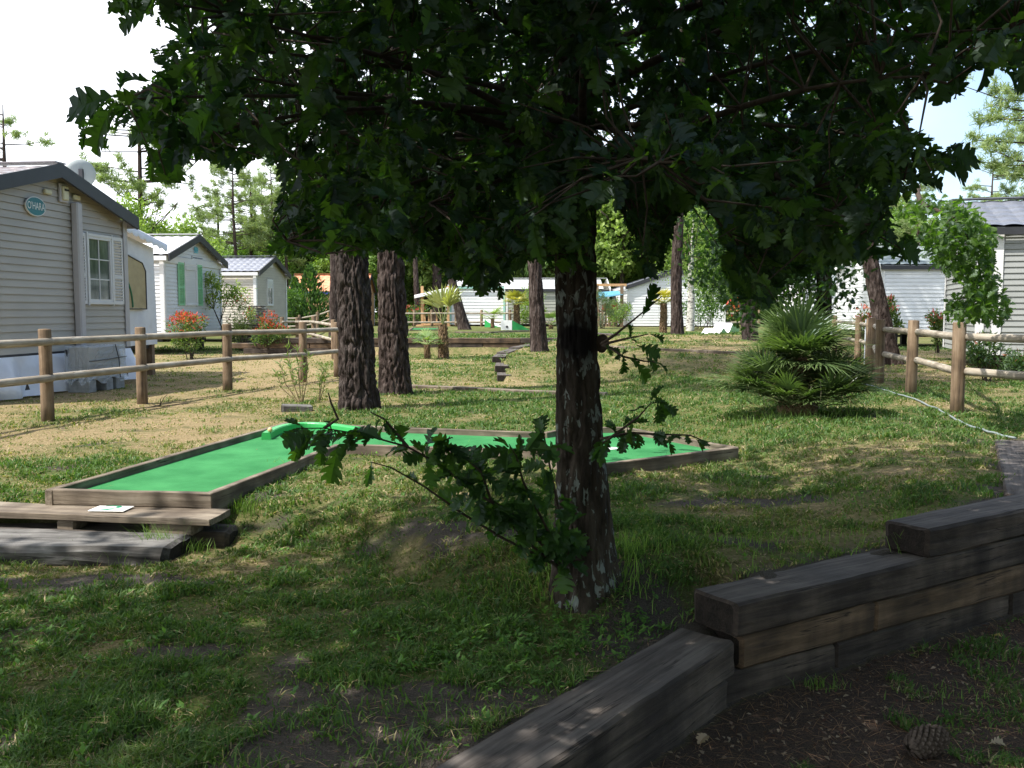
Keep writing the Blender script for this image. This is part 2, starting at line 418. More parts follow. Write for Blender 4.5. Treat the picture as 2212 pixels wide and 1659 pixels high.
def ground_z(x, y):
    x = np.asarray(x, float); y = np.asarray(y, float)
    low = inpoly(x, y, LOWPOLY); d = dist_wall(x, y)
    up = upper_z(x, y)
    lo = -0.44 + 0.02 * (fbm(x * 3, y * 3, seed=9) - 0.5) * 2
    k = np.where(low, 0.0, sstep(0.06, 0.17, d))
    return lo + (up - lo) * k
def gz(x, y): return float(ground_z(np.array([x]), np.array([y]))[0])

def at_ground(px, py, dz=0.0):
    r = ray(px, py); z = 0.0
    for _ in range(25):
        q = at_z(px, py, z); z = 0.5 * z + 0.5 * (gz(q.x, q.y) + dz)
    return at_z(px, py, z)
def fields(x, y):
    """green amount (0 dry .. 1 lush), bare soil (0..1), litter (0..1)"""
    x = np.asarray(x, float); y = np.asarray(y, float)
    n1 = fbm(x * 0.55, y * 0.55, seed=21); n2 = fbm(x * 1.7, y * 1.7, seed=22); n3 = fbm(x * 4.5, y * 4.5, seed=23)
    g = 0.74 + 1.3 * (n1 - 0.5) + 1.3 * (n2 - 0.5) + 0.8 * (n3 - 0.5)
    left = sstep(-1.6, -3.2, x + (y - 9) * 0.12) * sstep(6.8, 9.0, y)
    g = g - 0.52 * left * (1 - sstep(30, 40, y))
    g = g - 0.22 * sstep(15.0, 16.2, y) * (1 - sstep(26, 30, y))
    g = g - 0.26 * sstep(3.2, 4.4, x) * sstep(9.5, 11, y)
    g = g + 0.2 * ((y > 9.6) & (y < 14.8) & (x > -2.2))
    g = g + 0.35 * sstep(27.4, 29, y) + 0.1 * sstep(6.2, 7.5, y) * sstep(-2.6, -1.4, x)
    s = 0
    for cx, cy, rx, ry in [(-0.75, 2.8, 0.85, 0.45), (-0.35, 3.4, 0.55, 0.25), (-0.3, 5.3, 0.55, 0.38), (1.5, 6.15, 0.75, 0.17), (1.3, 5.1, 0.35, 0.12), (-2.2, 3.1, .35, .2), (0.62, 4.1, 0.35, 0.3), (-2.2, 5.0, 0.8, 0.15), (3.3, 10.0, 0.9, 0.3), (-1.5, 3.9, 0.3, 0.12)]:
        s = s + 1.5 * np.exp(-(((x - cx) / rx) ** 2 + ((y - cy) / ry) ** 2) * 1.1)
    s = np.clip(s * 1.0 + 2.2 * (n2 - 0.56) + 1.9 * (n3 - 0.53), 0, 1) * (1 - 0.6 * sstep(8, 14, y))
    low = inpoly(x, y, LOWPOLY)
    nearw = np.exp(-(dist_wall(x, y) / 0.42) ** 2)
    s = np.clip(s + 1.1 * nearw * (~low), 0, 1)
    return np.clip(g, 0, 1), s, low.astype(float)

def axis(lo, dlo, dhi, hi, step, grow=1.12, smax=12):
    a = list(np.arange(dlo, dhi + 1e-6, step)); s = step; v = a[-1]
    while v < hi: s = min(s * grow, smax); v += s; a.append(v)
    s = step; v = a[0]; b = []
    while v > lo: s = min(s * grow, smax); v -= s; b.append(v)
    return np.array(b[::-1] + a)
gx = axis(-420, -4.5, 5.2, 420, 0.055); gy = axis(-90, 1.6, 10, 900, 0.055, 1.022, 14)
GX, GY = np.meshgrid(gx, gy)
GZ = ground_z(GX, GY)
nx, ny = len(gx), len(gy)
idx = np.arange(nx * ny).reshape(ny, nx)
GF = np.stack([idx[:-1, :-1], idx[:-1, 1:], idx[1:, 1:], idx[1:, :-1]], -1).reshape(-1, 4)
fg, fs_, fl = fields(GX.ravel(), GY.ravel())
gcol = np.stack([fg, fs_, fl], 1)
mat, n, l, p = new_mat('lawn_ground')
at = n.new('ShaderNodeAttribute'); at.attribute_name = 'Col'
sp = n.new('ShaderNodeSeparateColor'); l.new(at.outputs['Color'], sp.inputs[0])
tcn = n.new('ShaderNodeTexCoord')
def nz_(scale, det=6, ro=0.6):
    q = n.new('ShaderNodeTexNoise'); q.inputs['Scale'].default_value = scale; q.inputs['Detail'].default_value = det; q.inputs['Roughness'].default_value = ro
    l.new(tcn.outputs['Object'], q.inputs['Vector']); return q
na, nb, nc = nz_(9, 8, 0.7), nz_(45, 6, 0.7), nz_(160, 4, 0.7)
gr = ramp(n, [(0.3, (0.055, 0.075, 0.02)), (0.55, (0.115, 0.135, 0.042)), (0.75, (0.19, 0.19, 0.08))]); l.new(nb.outputs['Fac'], gr.inputs[0])
dr = ramp(n, [(0.3, (0.15, 0.108, 0.06)), (0.52, (0.32, 0.24, 0.13)), (0.72, (0.48, 0.385, 0.23))]); l.new(nb.outputs['Fac'], dr.inputs[0])
so = ramp(n, [(0.3, (0.04, 0.034, 0.028)), (0.55, (0.1, 0.086, 0.074)), (0.75, (0.17, 0.15, 0.13))]); l.new(nc.outputs['Fac'], so.inputs[0])
li = ramp(n, [(0.3, (0.03, 0.023, 0.018)), (0.5, (0.085, 0.064, 0.05)), (0.6, (0.13, 0.09, 0.066)), (0.72, (0.13, 0.12, 0.105))]); l.new(nc.outputs['Fac'], li.inputs[0])
def mth(op, a, b=None, cl=False):
    q = n.new('ShaderNodeMath'); q.operation = op; q.use_clamp = cl
    for i, v in enumerate((a, b)):
        if v is None: continue
        if isinstance(v, (int, float)): q.inputs[i].default_value = v
        else: l.new(v, q.inputs[i])
    return q.outputs[0]
def mixc(f, a, b):
    q = n.new('ShaderNodeMix'); q.data_type = 'RGBA'; l.new(f, q.inputs[0]); l.new(a, q.inputs[6]); l.new(b, q.inputs[7]); return q.outputs[2]
gf = mth('ADD', sp.outputs[0], mth('MULTIPLY', mth('SUBTRACT', na.outputs['Fac'], 0.5), 2.4), True)
c_ = mixc(gf, dr.outputs[0], gr.outputs[0])
sf = mth('MULTIPLY', mth('SUBTRACT', mth('ADD', sp.outputs[1], mth('SUBTRACT', nb.outputs['Fac'], 0.5)), 0.25), 2.2, True)
c_ = mixc(sf, c_, so.outputs[0]); c_ = mixc(sp.outputs[2], c_, li.outputs[0])
l.new(c_, p.inputs['Base Color']); p.inputs['Roughness'].default_value = 1.0; p.inputs['Specular IOR Level'].default_value = 0.1
bu = n.new('ShaderNodeBump'); bu.inputs['Strength'].default_value = 0.9; bu.inputs['Distance'].default_value = 0.03
l.new(mth('ADD', nb.outputs['Fac'], mth('MULTIPLY', nc.outputs['Fac'], 0.5)), bu.inputs['Height']); l.new(bu.outputs[0], p.inputs['Normal'])
g_ob = obj_np('ground', np.stack([GX.ravel(), GY.ravel(), GZ.ravel()], 1), GF, mat, col=gcol, smooth=True, M=Matrix.Identity(4))
tag(g_ob, kind='structure')

# ------------------------------------------------------------------ timber
def sleeper(name, a, b, w, h, mat, parent=None, seed=0, bev=0.012, wob=0.006, side=0, label=None, sub=0.09):
    """beam along a->b (top centre line); side shifts it (+ = left of a->b)"""
    a = Vector(a); b = Vector(b); L = (b - a).length
    x = (b - a).normalized(); y = Vector((0, 0, 1)).cross(x).normalized(); z = x.cross(y)
    Mw = Matrix((x, y, z)).transposed().to_4x4(); Mw.translation = (a + b) / 2 + y * side * w / 2 - z * h / 2
    k = max(3, int(L / sub)); prof = []
    def edge(p, q, nn):
        return [(p[0] + (q[0] - p[0]) * t / nn, p[1] + (q[1] - p[1]) * t / nn) for t in range(nn)]
    W, H = w / 2, h / 2
    cs = [(-W + bev, -H), (W - bev, -H), (W, -H + bev), (W, H - bev), (W - bev, H), (-W + bev, H), (-W, H - bev), (-W, -H + bev)]
    for i in range(8): prof += edge(cs[i], cs[(i + 1) % 8], 4 if i % 2 == 0 else 1)
    prof = np.array(prof); m = len(prof)
    xs = np.linspace(-L / 2, L / 2, k + 1); xs = np.concatenate([[xs[0] + 0.0], [xs[0] + bev], xs[1:-1], [xs[-1] - bev], [xs[-1]]])
    V = []
    for i, xx in enumerate(xs):
        s = 1 - (bev * 1.6 / max(W, H)) * (i == 0 or i == len(xs) - 1)
        V.append(np.stack([np.full(m, xx), prof[:, 0] * s, prof[:, 1] * s], 1))
    V = np.array(V).reshape(-1, 3)
    for ax, sd in ((1, 1), (2, 2)):
        V[:, ax] += wob * 2 * (fbm(V[:, 0] * 3 + seed * 3.1, V[:, 1] * 9, V[:, 2] * 9, seed=seed + sd) - 0.5)
        V[:, ax] += wob * 0.9 * (fbm(V[:, 0] * 4 + seed, V[:, 1] * 45, V[:, 2] * 45, seed=seed + sd + 5, octv=2) - 0.5)
    F = [(i * m + j, i * m + (j + 1) % m, (i + 1) * m + (j + 1) % m, (i + 1) * m + j) for i in range(len(xs) - 1) for j in range(m)]
    me = bpy.data.meshes.new(name)
    e = (len(xs) - 1) * m
    me.from_pydata([tuple(v) for v in V], [], F + [tuple(range(m))[::-1], tuple(range(e, e + m))])
    me.materials.append(mat)
    if mat in (M['sleeper'], M['sleeper_tan'], M['old_sleeper']): me.materials.append(M['end_grain']); me.polygons[-1].material_index = 1; me.polygons[-2].material_index = 1
    o = attach(bpy.data.objects.new(name, me), parent, Mw)
    if label: o['label'] = label
    return o

def lerp2(a, b, t): return (a[0] + (b[0] - a[0]) * t, a[1] + (b[1] - a[1]) * t)
wall = thing('retaining_wall', 'low stepped retaining wall of stacked dark timber sleepers in the right foreground', 'retaining wall', (2.0, 4.6, -0.44))
SH = 0.16
A0, A1 = (-0.95, 1.49), (0.985, 3.985)
Am1 = (-2.5, -0.5)
def run(a, b, ztop, w=0.28, mat='sleeper', seed=0, inset=0.0, parent=wall, h=SH, label=None):
    d = Vector((b[0] - a[0], b[1] - a[1])).normalized(); nrm = Vector((-d.y, d.x))
    a = (a[0] + nrm.x * inset, a[1] + nrm.y * inset); b = (b[0] + nrm.x * inset, b[1] + nrm.y * inset)
    return sleeper('sleeper', (a[0], a[1], ztop), (b[0], b[1], ztop), w, h - 0.004, M[mat], parent, seed, side=1, bev=0.013, wob=0.011, label=label, sub=0.06)
run(A0, A1, -SH, seed=1); run(Am1, lerp2(Am1, A0, 0.995), -SH, seed=2)
run(lerp2(A0, A1, 0.0), lerp2(A0, A1, 0.985), -2 * SH, seed=3, inset=0.012); run(Am1, lerp2(Am1, A0, 0.995), -2 * SH, seed=4, inset=0.01)
B0, B1 = (0.985, 3.985), (3.38, 5.50)
bd = Vector((B1[0] - B0[0], B1[1] - B0[1])); BL = bd.length; bd.normalize()
def Bp(s): return (B0[0] + bd.x * s, B0[1] + bd.y * s)
run(Bp(0.0), Bp(2.83), 0.0, seed=5, label='long dark sleeper with a crack along its grey top')
run(Bp(1.38), Bp(2.85), SH, seed=6, w=0.27)
run(Bp(0.05), Bp(0.98), -SH, mat='sleeper_tan', seed=7, inset=0.012, w=0.24); run(Bp(0.985), Bp(2.83), -SH, seed=8, inset=0.008, w=0.24, mat='sleeper_tan', label='paler tan sleeper streaked dark')
run(Bp(-0.1), Bp(0.7), -2 * SH, seed=9, inset=0.02, w=0.22); run(Bp(0.705), Bp(2.2), -2 * SH, seed=10, inset=0.024, w=0.22); run(Bp(2.205), Bp(2.83), -2 * SH, seed=11, inset=0.01, w=0.22)
C0, C1 = (3.38, 5.50), (4.58, 7.95)
for zz, sd in ((SH, 12), (0, 13), (-SH, 14), (-2 * SH, 15)):
    run(lerp2(C0, C1, 0.0), lerp2(C0, C1, 0.997), zz, seed=sd, w=0.38); run((4.6, 7.96), (8.9, 8.54), zz, seed=sd + 10)

# wall round the sunken lawn far behind, with three stepped ends
pw = thing('sunken_lawn_wall', 'brown timber sleeper wall behind the sunken lawn with stepped dark ends', 'retaining wall', (-0.4, 20, 0))
k = 0
for row in range(3):
    x = -7.4; off = [0, 1.1, 0.5][row]
    x -= off
    while x < 2.4:
        x2 = min(x + 2.55, 2.8)
        sleeper('sleeper', (x2 - 0.01, 27.35 + 0.02 * (row % 2), 0.49 - row * 0.155), (x, 27.35 + 0.02 * (row % 2), 0.49 - row * 0.155), 0.25, 0.151, M['sleeper_tan' if (k * 7) % 3 else 'sleeper'], pw, 30 + k, side=-1)
        x = x2; k += 1
for row, (x0, y0, zt) in enumerate(((-0.27, 18.75, 0.365), (-0.195, 17.65, 0.245), (-0.14, 16.9, 0.12))):
    path = [(x0, y0), (-0.20 if row < 1 else -0.19, 20.0), (0.05, 22.0), (0.60, 24.6), (1.42, 27.3)]
    for i, (a, b) in enumerate(zip(path[:-1], path[1:])):
        up_ = [0, 0.03, 0.06, 0.085][i] if row == 0 else 0
        sleeper('sleeper', (a[0], a[1], zt + up_ * (row == 0)), (b[0], b[1], zt + up_ * (row == 0) + 0.002), 0.27, 0.118 + up_, M['sleeper'], pw, 60 + k, bev=0.008, wob=0.004); k += 1

def edging(name, label, pts, z, w=0.1, h=0.12, mat='board'):
    P3 = [at_z(px, py, z) if z is not None else at_ground(px, py, 0.05) for px, py in pts]
    t = thing(name, label, 'edging', P3[0])
    for i in range(len(P3) - 1):
        pass
        sleeper('plank', P3[i], P3[i + 1], w, h, M[mat], t, 90 + i + int(pts[0][0]), bev=0.006, wob=0.004)
    return t
edging('timber_edging', 'long grey plank set flush in the grass in front of the sunken lawn', [(878, 831), (1010, 836), (1140, 843), (1310, 848)], 0.05, 0.16)
edging('timber_edging', 'pair of grey boards edging the upper lawn left of the big palm', [(1280, 745), (1350, 748), (1419, 752), (1530, 757), (1640, 762)], None, 0.12, 0.14)
edging('timber_edging', 'short dark timbers in the grass between the oak trunk and the far palm', [(1253, 714), (1290, 719), (1330, 722)], None, 0.25, 0.12, 'sleeper')
edging('timber_edging', 'thin boards lying on the upper lawn in front of the white ramp', [(983, 716), (1058, 716.5), (1140, 713)], None, 0.12, 0.1)

b = at_z(605, 891, 0.0)
o = sleeper('timber_block', (b.x, b.y + 0.1, 0.09), (b.x + 0.36, b.y + 0.22, 0.07), 0.24, 0.15, M['old_sleeper'], None, 5)
tag(o, 'short grey timber block in the grass below the thin oleander', 'timber block')

# ------------------------------------------------------------------ mini golf lane in front
M['turf'] = noisy('green_turf', (0.028, 0.155, 0.052), (0.052, 0.235, 0.082), scale=2.6, detail=14, rough=0.95, bump=0.6, bscale=240, spec=0.1, lo=0.35, hi=0.68, dist=0.006)
M['green_plastic'] = plain('green_plastic', (0.035, 0.33, 0.085), 0.4, var=0.1)
M['white_paint'] = plain('white_paint', (0.78, 0.78, 0.76), 0.5, var=0.06)
ZT = 0.10
LV = [at_z(96, 1058, ZT), at_z(456.5, 1066, ZT), at_z(735.8, 959.8, ZT), at_z(1164.8, 973.6, ZT), Vector((0.36, 7.35, ZT)), Vector((0.70, 7.12, ZT)),
      at_z(1596, 966, ZT), at_z(1351, 921.6, ZT), Vector((0.62, 9.42, ZT)), Vector((0.30, 9.05, ZT)), at_z(826.5, 920.6, ZT), at_z(615.7, 912, ZT)]
lane = thing('mini_golf_lane', 'L-shaped mini golf lane of bright green turf inside weathered boards', 'mini golf lane', (-1.5, 7.5, 0))
for i in range(len(LV)):
    a, b = LV[i], LV[(i + 1) % len(LV)]
    sleeper('board', a, b, 0.055, 0.14 if i != 0 else 0.1, M['board'], lane, 200 + i, side=1, bev=0.005, wob=0.004)
mb = MB()
ins = []
for i in range(len(LV)):
    a, b, c = LV[i - 1], LV[i], LV[(i + 1) % len(LV)]
    d1 = (b - a).normalized(); d2 = (c - b).normalized(); n1 = Vector((-d1.y, d1.x, 0)); n2 = Vector((-d2.y, d2.x, 0))
    bis = (n1 + n2); bis = bis / max(0.35, bis.length_squared) * 2 * 0.025
    ins.append(Vector((b.x + bis.x, b.y + bis.y, 0.045)))
bm = bmesh.new(); fv = [bm.verts.new(v) for v in ins]; bm.faces.new(fv); bmesh.ops.triangulate(bm, faces=bm.faces[:])
bm.verts.index_update(); mb.add([v.co for v in bm.verts], [[v.index for v in f.verts] for f in bm.faces]); bm.free()
mb.build('turf', M['turf'], lane)
hc = at_z(1319, 968.7, 0.049)
mb = MB(); mb.lathe([(0.066, 0), (0.066, 0.003), (0.052, 0.003), (0.052, -0.002)], hc, 24); mb.add([Vector((hc.x + 0.05 * math.cos(t * 0.4), hc.y + 0.05 * math.sin(t * 0.4), hc.z + 0.001)) for t in range(16)], [tuple(range(16))])
mb.build('hole_ring', M['white_paint'], lane)
# curved green bumper
def qb(a, b, c, t): return a * (1 - t) ** 2 + b * 2 * t * (1 - t) + c * t * t
pa, pb_, pc = at_z(575, 950, 0.045), at_z(625, 912, 0.045), at_z(775, 938, 0.045)
mb = MB(); N = 24; vs = []
for i in range(N + 1):
    t = i / N; p = qb(pa, pb_, pc, t); q = qb(pa, pb_, pc, min(1, t + 0.02)) - qb(pa, pb_, pc, max(0, t - 0.02)); q.normalize(); nn = Vector((-q.y, q.x, 0))
    w, h = (0.046, 0.07)
    for a_, z_ in ((-w, 0.001), (-w * 0.9, h * 0.85), (-w * 0.7, h), (w * 0.7, h), (w * 0.9, h * 0.85), (w, 0.001)): vs.append(p + nn * a_ + Vector((0, 0, z_)))
mb.add(vs, [(i * 6 + k, i * 6 + k + 1, (i + 1) * 6 + k + 1, (i + 1) * 6 + k) for i in range(N) for k in range(5)] + [(5, 4, 3, 2, 1, 0), tuple(N * 6 + k for k in range(6))])
o = mb.build('curved_bumper', M['green_plastic']); tag(o, 'bright green curved plastic bumper across the bend of the golf lane', 'bumper')
bc = pa + Vector((0.03, 0.035, 0.07 + 0.022))
bm = bmesh.new(); bmesh.ops.create_icosphere(bm, subdivisions=3, radius=0.024)
mb = MB(); bm.verts.index_update(); mb.add([v.co + bc for v in bm.verts], [[v.index for v in f.verts] for f in bm.faces], True); bm.free()
o = mb.build('golf_ball', plain('ochre_ball', (0.62, 0.42, 0.2), 0.4)); tag(o, 'small ochre ball resting on the end of the green bumper', 'ball')

# tee plank with number card, old sleeper below
pr, pf = at_z(495, 1103, 0.0), at_z(452, 1122, 0.0)
pdir = (at_z(46, 1088, 0.0) - at_z(495, 1103, 0.0)).normalized()
t = thing('tee_plank', 'grey weathered plank step in front of the golf lane holding the number card', 'plank', (-2.7, 5.8, -0.15))
mid = (pr + pf) / 2 + Vector((0, 0.02, 0))
sleeper('plank', (mid.x, mid.y, 0.0), (mid.x + pdir.x * 2.0, mid.y + pdir.y * 2.0, 0.0), 0.29, 0.042, M['board'], t, 301, bev=0.004)
for s, d in ((0.13, 0.3), (0.93, 0.13), (1.8, 0.2)):
    c0 = mid + pdir * s; sleeper('support_block', (c0.x, c0.y - 0.05, -0.044), (c0.x + pdir.x * d, c0.y - 0.05 + pdir.y * d, -0.044), 0.16, 0.07, M['board'], t, 305)
o_ = sleeper('old_sleeper', (-2.0, 5.53, -0.10), (-4.2, 5.65, -0.09), 0.44, 0.15, M['old_sleeper'], None, 310, bev=0.03, wob=0.022)
tag(o_, 'cracked silvery grey old sleeper lying in the grass below the tee plank', 'sleeper')
o_ = sleeper('old_sleeper', (-1.78, 5.86, -0.105), (-4.2, 5.95, -0.10), 0.24, 0.16, M['sleeper'], None, 311, bev=0.02, wob=0.02)
tag(o_, 'dark sleeper hidden under the tee plank at the lane end', 'sleeper')
cA, cB, cC, cD = at_z(178, 1105, 0.006), at_z(258, 1106, 0.006), at_z(303, 1096, 0.006), at_z(222, 1094, 0.006)
ctr = (cA + cB + cC + cD) / 4; xd = (cB - cA).normalized()
Mc = Matrix((xd, Vector((0, 0, 1)).cross(xd), Vector((0, 0, 1)))).transposed().to_4x4(); Mc.translation = ctr + Vector((0, 0, 0.004))
ct = thing('number_card', 'small white plate with a green 2 on the tee plank', 'number plate', ctr)
mb = MB(); mb.bbox((0, 0, 0), (0.235, 0.15, 0.006), 0.002); mb.build('plate', M['white_paint'], ct, Mc)
text_mesh('number', '2', 0.195, plain('green_paint', (0.01, 0.22, 0.12), 0.5), ct, Mc @ Matrix.Translation((0, 0, 0.0035)) @ Matrix.Diagonal((1.6, 1, 1, 1)), 0.0008)

# ------------------------------------------------------------------ fences
def fence(name, label, bases, h=1.07, r=0.074, rr=0.044, zr=(0.92, 0.50), swap=1):
    b0 = bases[0]
    t = thing(name, label, 'fence', (b0[0], b0[1], gz(b0[0], b0[1])))
    P = []
    for i, (x, y) in enumerate(bases):
        z = gz(x, y); hh = h * random.uniform(0.985, 1.015); rr_ = r * random.uniform(0.95, 1.05)
        mb = MB(); lean = Vector((random.uniform(-.012, .012), random.uniform(-.012, .012), 0))
        prof = [(0.0, -0.15), (rr_ * 1.03, -0.15), (rr_ * 1.02, 0.2), (rr_ * 0.99, hh * 0.6), (rr_ * 0.985, hh - 0.012), (rr_ * 0.93, hh), (0.0, hh + 0.004)]
        mb.lathe(prof, (0, 0, 0), 20)
        Mp = Matrix.Translation((x, y, z)) @ Matrix.Rotation(lean.x, 4, 'Y') @ Matrix.Rotation(random.uniform(0, 6), 4, 'Z')
        mb.build('post', M['post'], t, Mp); P.append(Vector((x, y, z)))
    for i in range(len(P) - 1):
        a, b = P[i], P[i + 1]; d = (b - a).normalized(); nn = Vector((d.y, -d.x, 0)) * swap
        for zz in zr:
            p0 = a + Vector((0, 0, zz)) - nn * 0.035 ; p1 = b + Vector((0, 0, zz)) + nn * 0.055 + d * 0.03
            L = (p1 - p0).length; x = (p1 - p0).normalized(); y = Vector((0, 0, 1)).cross(x).normalized(); z = x.cross(y)
            Mr = Matrix((x, y, z)).transposed().to_4x4(); Mr.translation = p0
            mb = MB(); sag = random.uniform(-0.008, 0.008); K = 8
            pts = [(L * q / K, sag * math.sin(math.pi * q / K), 0) for q in range(K + 1)] + [(L + 0.02, 0, 0)]
            rad = [rr * random.uniform(0.96, 1.04) for q in range(K + 1)] + [rr * 0.6]
            mb.tube(pts, rad, 14); mb.build('rail', M['rail'], t, Mr)
    return t
def B(px, py, z=0.0):
    q = at_z(px, py, z); return (q.x, q.y)
fence('round_rail_fence', 'round-post wooden rail fence in front of the beige mobile home on the left', [(-5.75, 8.7), B(104, 911), B(308, 873), B(492, 845), B(655, 826), B(729, 814)])
fence('round_rail_fence', 'second rail fence line between the photinia and the large pines', [B(722, 775), B(679, 759), B(643, 751), B(611, 752)], zr=(0.9, 0.5), swap=-1)
fence('round_rail_fence', 'far rail fence in front of the orange-tiled hut', [(-7.3, 46.8), B(722, 727), B(686, 727), B(648, 727), B(613, 727), B(578, 727)], zr=(0.9, 0.5))
ff = [(at_y(x, 700, 56).x, 56.0) for x in (1640, 1556, 1475, 1394, 1316, 1240, 1165, 1102, 1040, 985, 933, 895, 860, 820)]
fence('round_rail_fence', 'pale rail fence along the back of the upper lawn before the white homes', ff, h=1.0, zr=(0.78, 0.25), r=0.085, rr=0.055, swap=-1)
fence('round_rail_fence', 'rail fence on the right beside the leaning pine and dark-roofed home', [(5.75, 8.9), B(2067, 893, 0.12), B(1967, 853, 0.12), B(1899, 829, 0.12), (6.72, 17.4), B(1876, 790, 0.12), B(1852, 783, 0.12), (9.0, 26.0), (9.6, 29.0)], h=1.02, zr=(0.86, 0.47), swap=1)
# thin metal prop leaning on the right fence
mb = MB(); q = Vector((7.55, 19.9, 0.1)); mb.tube([q, q + Vector((0.12, 0.3, 1.0))], 0.02, 8)
o = mb.build('metal_pole', plain('grey_metal', (0.45, 0.47, 0.48), 0.35, metal=0.6)); tag(o, 'thin grey metal pole leaning by the right fence', 'pole')
# hose
hp = [(1850, 828), (1885, 835), (1930, 850), (1975, 865), (2020, 885), (2060, 905), (2090, 922), (2130, 935), (2165, 946), (2200, 951)]
pts = []
for px, py in hp:
    q = at_z(px, py, 0.14); pts.append(Vector((q.x, q.y, gz(q.x, q.y) + 0.022)))
mb = MB(); P2 = []
for i in range(len(pts) - 1):
    for s in range(6): P2.append(pts[i].lerp(pts[i + 1], s / 6) + Vector((0.004 * math.sin(i * 6 + s), 0, 0)))
for i, q in enumerate(P2): q.z = gz(q.x, q.y) + 0.024
mb.tube(P2, 0.0105, 8); o = mb.build('garden_hose', plain('blue_grey_hose', (0.2, 0.235, 0.24), 0.5)); tag(o, 'pale blue-grey garden hose snaking over the grass to the timber wall', 'hose')
#SPLIT

# ------------------------------------------------------------------ mobile homes
def siding_mat(name, c):
    m, n, l, p = new_mat(name)
    tcn = n.new('ShaderNodeTexCoord')
    nz = n.new('ShaderNodeTexNoise'); nz.inputs['Scale'].default_value = 1.2; nz.inputs['Detail'].default_value = 6
    mp = n.new('ShaderNodeMapping'); mp.inputs['Scale'].default_value = (1, 1, 3); l.new(tcn.outputs['Object'], mp.inputs[0]); l.new(mp.outputs[0], nz.inputs['Vector'])
    r = ramp(n, [(0.3, [k * 0.86 for k in c]), (0.65, c)]); l.new(nz.outputs['Fac'], r.inputs[0]); l.new(r.outputs[0], p.inputs['Base Color'])
    p.inputs['Roughness'].default_value = 0.45; p.inputs['Specular IOR Level'].default_value = 0.35
    return m
SID = {'beige': siding_mat('beige_siding', (0.47, 0.43, 0.375)), 'white': siding_mat('white_siding', (0.72, 0.73, 0.74)),
       'cream': siding_mat('cream_siding', (0.54, 0.49, 0.42)), 'shaded_greywhite': siding_mat('shaded_grey_white_siding', (0.31, 0.32, 0.31)),  # right-hand home's grey-white is darkened, standing in for tree shade
       'bright': siding_mat('bright_white_siding', (0.78, 0.79, 0.8)), 'sage': siding_mat('sage_beige_siding', (0.34, 0.345, 0.3))}
M['trim'] = plain('white_trim', (0.68, 0.68, 0.68), 0.4, var=0.05)
M['lilac'] = plain('pale_lilac_trim', (0.46, 0.44, 0.45), 0.4, var=0.05)
M['dark'] = plain('dark_fascia', (0.035, 0.036, 0.042), 0.45, var=0.15)
M['under'] = plain('dark_chassis', (0.03, 0.028, 0.026), 0.8)
M['teal'] = plain('teal_trim', (0.28, 0.5, 0.44), 0.4)
M['shut_green'] = plain('mint_shutter', (0.27, 0.58, 0.34), 0.45)
M['cream_plastic'] = plain('cream_plastic', (0.66, 0.62, 0.42), 0.4)
M['blind'] = noisy('roller_blind', (0.55, 0.55, 0.54), (0.66, 0.66, 0.65), scale=2, stretch=(0.2, 0.2, 25), rough=0.5, bump=0.2)
def glass_mat():
    m, n, l, p = new_mat('window_glass')
    m = noisy('window_glass', (0.03, 0.045, 0.04), (0.16, 0.19, 0.17), scale=6, stretch=(1, 1, 0.25), bump=0); p = m.node_tree.nodes['Principled BSDF']; p.inputs['Roughness'].default_value = 0.06; p.inputs['Specular IOR Level'].default_value = 0.8; return m
    p.inputs['Base Color'].default_value = (0.05, 0.065, 0.06, 1); p.inputs['Roughness'].default_value = 0.06; p.inputs['Specular IOR Level'].default_value = 0.8
    return m
M['glass'] = glass_mat()
def tile_mat(name, c1, c2, rough=0.35, metal=0.3):
    return noisy(name, c1, c2, scale=5, rough=rough, bump=0.15, spec=0.6, metal=metal)
TILE = {'slate': tile_mat('slate_blue_roof', (0.13, 0.14, 0.17), (0.22, 0.23, 0.27)), 'grey': tile_mat('grey_tile_roof', (0.11, 0.12, 0.145), (0.19, 0.2, 0.235), 0.5, 0.1),
        'green': tile_mat('grey_green_roof', (0.17, 0.2, 0.19), (0.3, 0.34, 0.32), 0.45, 0.1), 'purple': tile_mat('purple_grey_roof', (0.15, 0.13, 0.14), (0.26, 0.23, 0.24)),
        'white': tile_mat('pale_roof', (0.5, 0.51, 0.52), (0.62, 0.62, 0.62), 0.35, 0.2), 'orange': tile_mat('orange_tile_roof', (0.55, 0.19, 0.09), (0.8, 0.38, 0.22), 0.7, 0)}

def siding(mb, O, D, Nn, z0, z1, lim, pitch=0.195):
    z = z0
    while z < z1 - 0.01:
        zb = min(z + pitch, z1)
        a0, a1 = lim(z); b0, b1 = lim(zb)
        def P(s, zz, o): return (O[0] + D[0] * s + Nn[0] * o, O[1] + D[1] * s + Nn[1] * o, zz)
        vs = [P(a0, z, 0.022), P(a1, z, 0.022), P(b1, zb, 0.002), P(b0, zb, 0.002), P(a0, z + 0.022, -0.004), P(a1, z + 0.022, -0.004)]
        mb.add(vs, [(0, 1, 2, 3), (4, 5, 1, 0)])
        z = zb

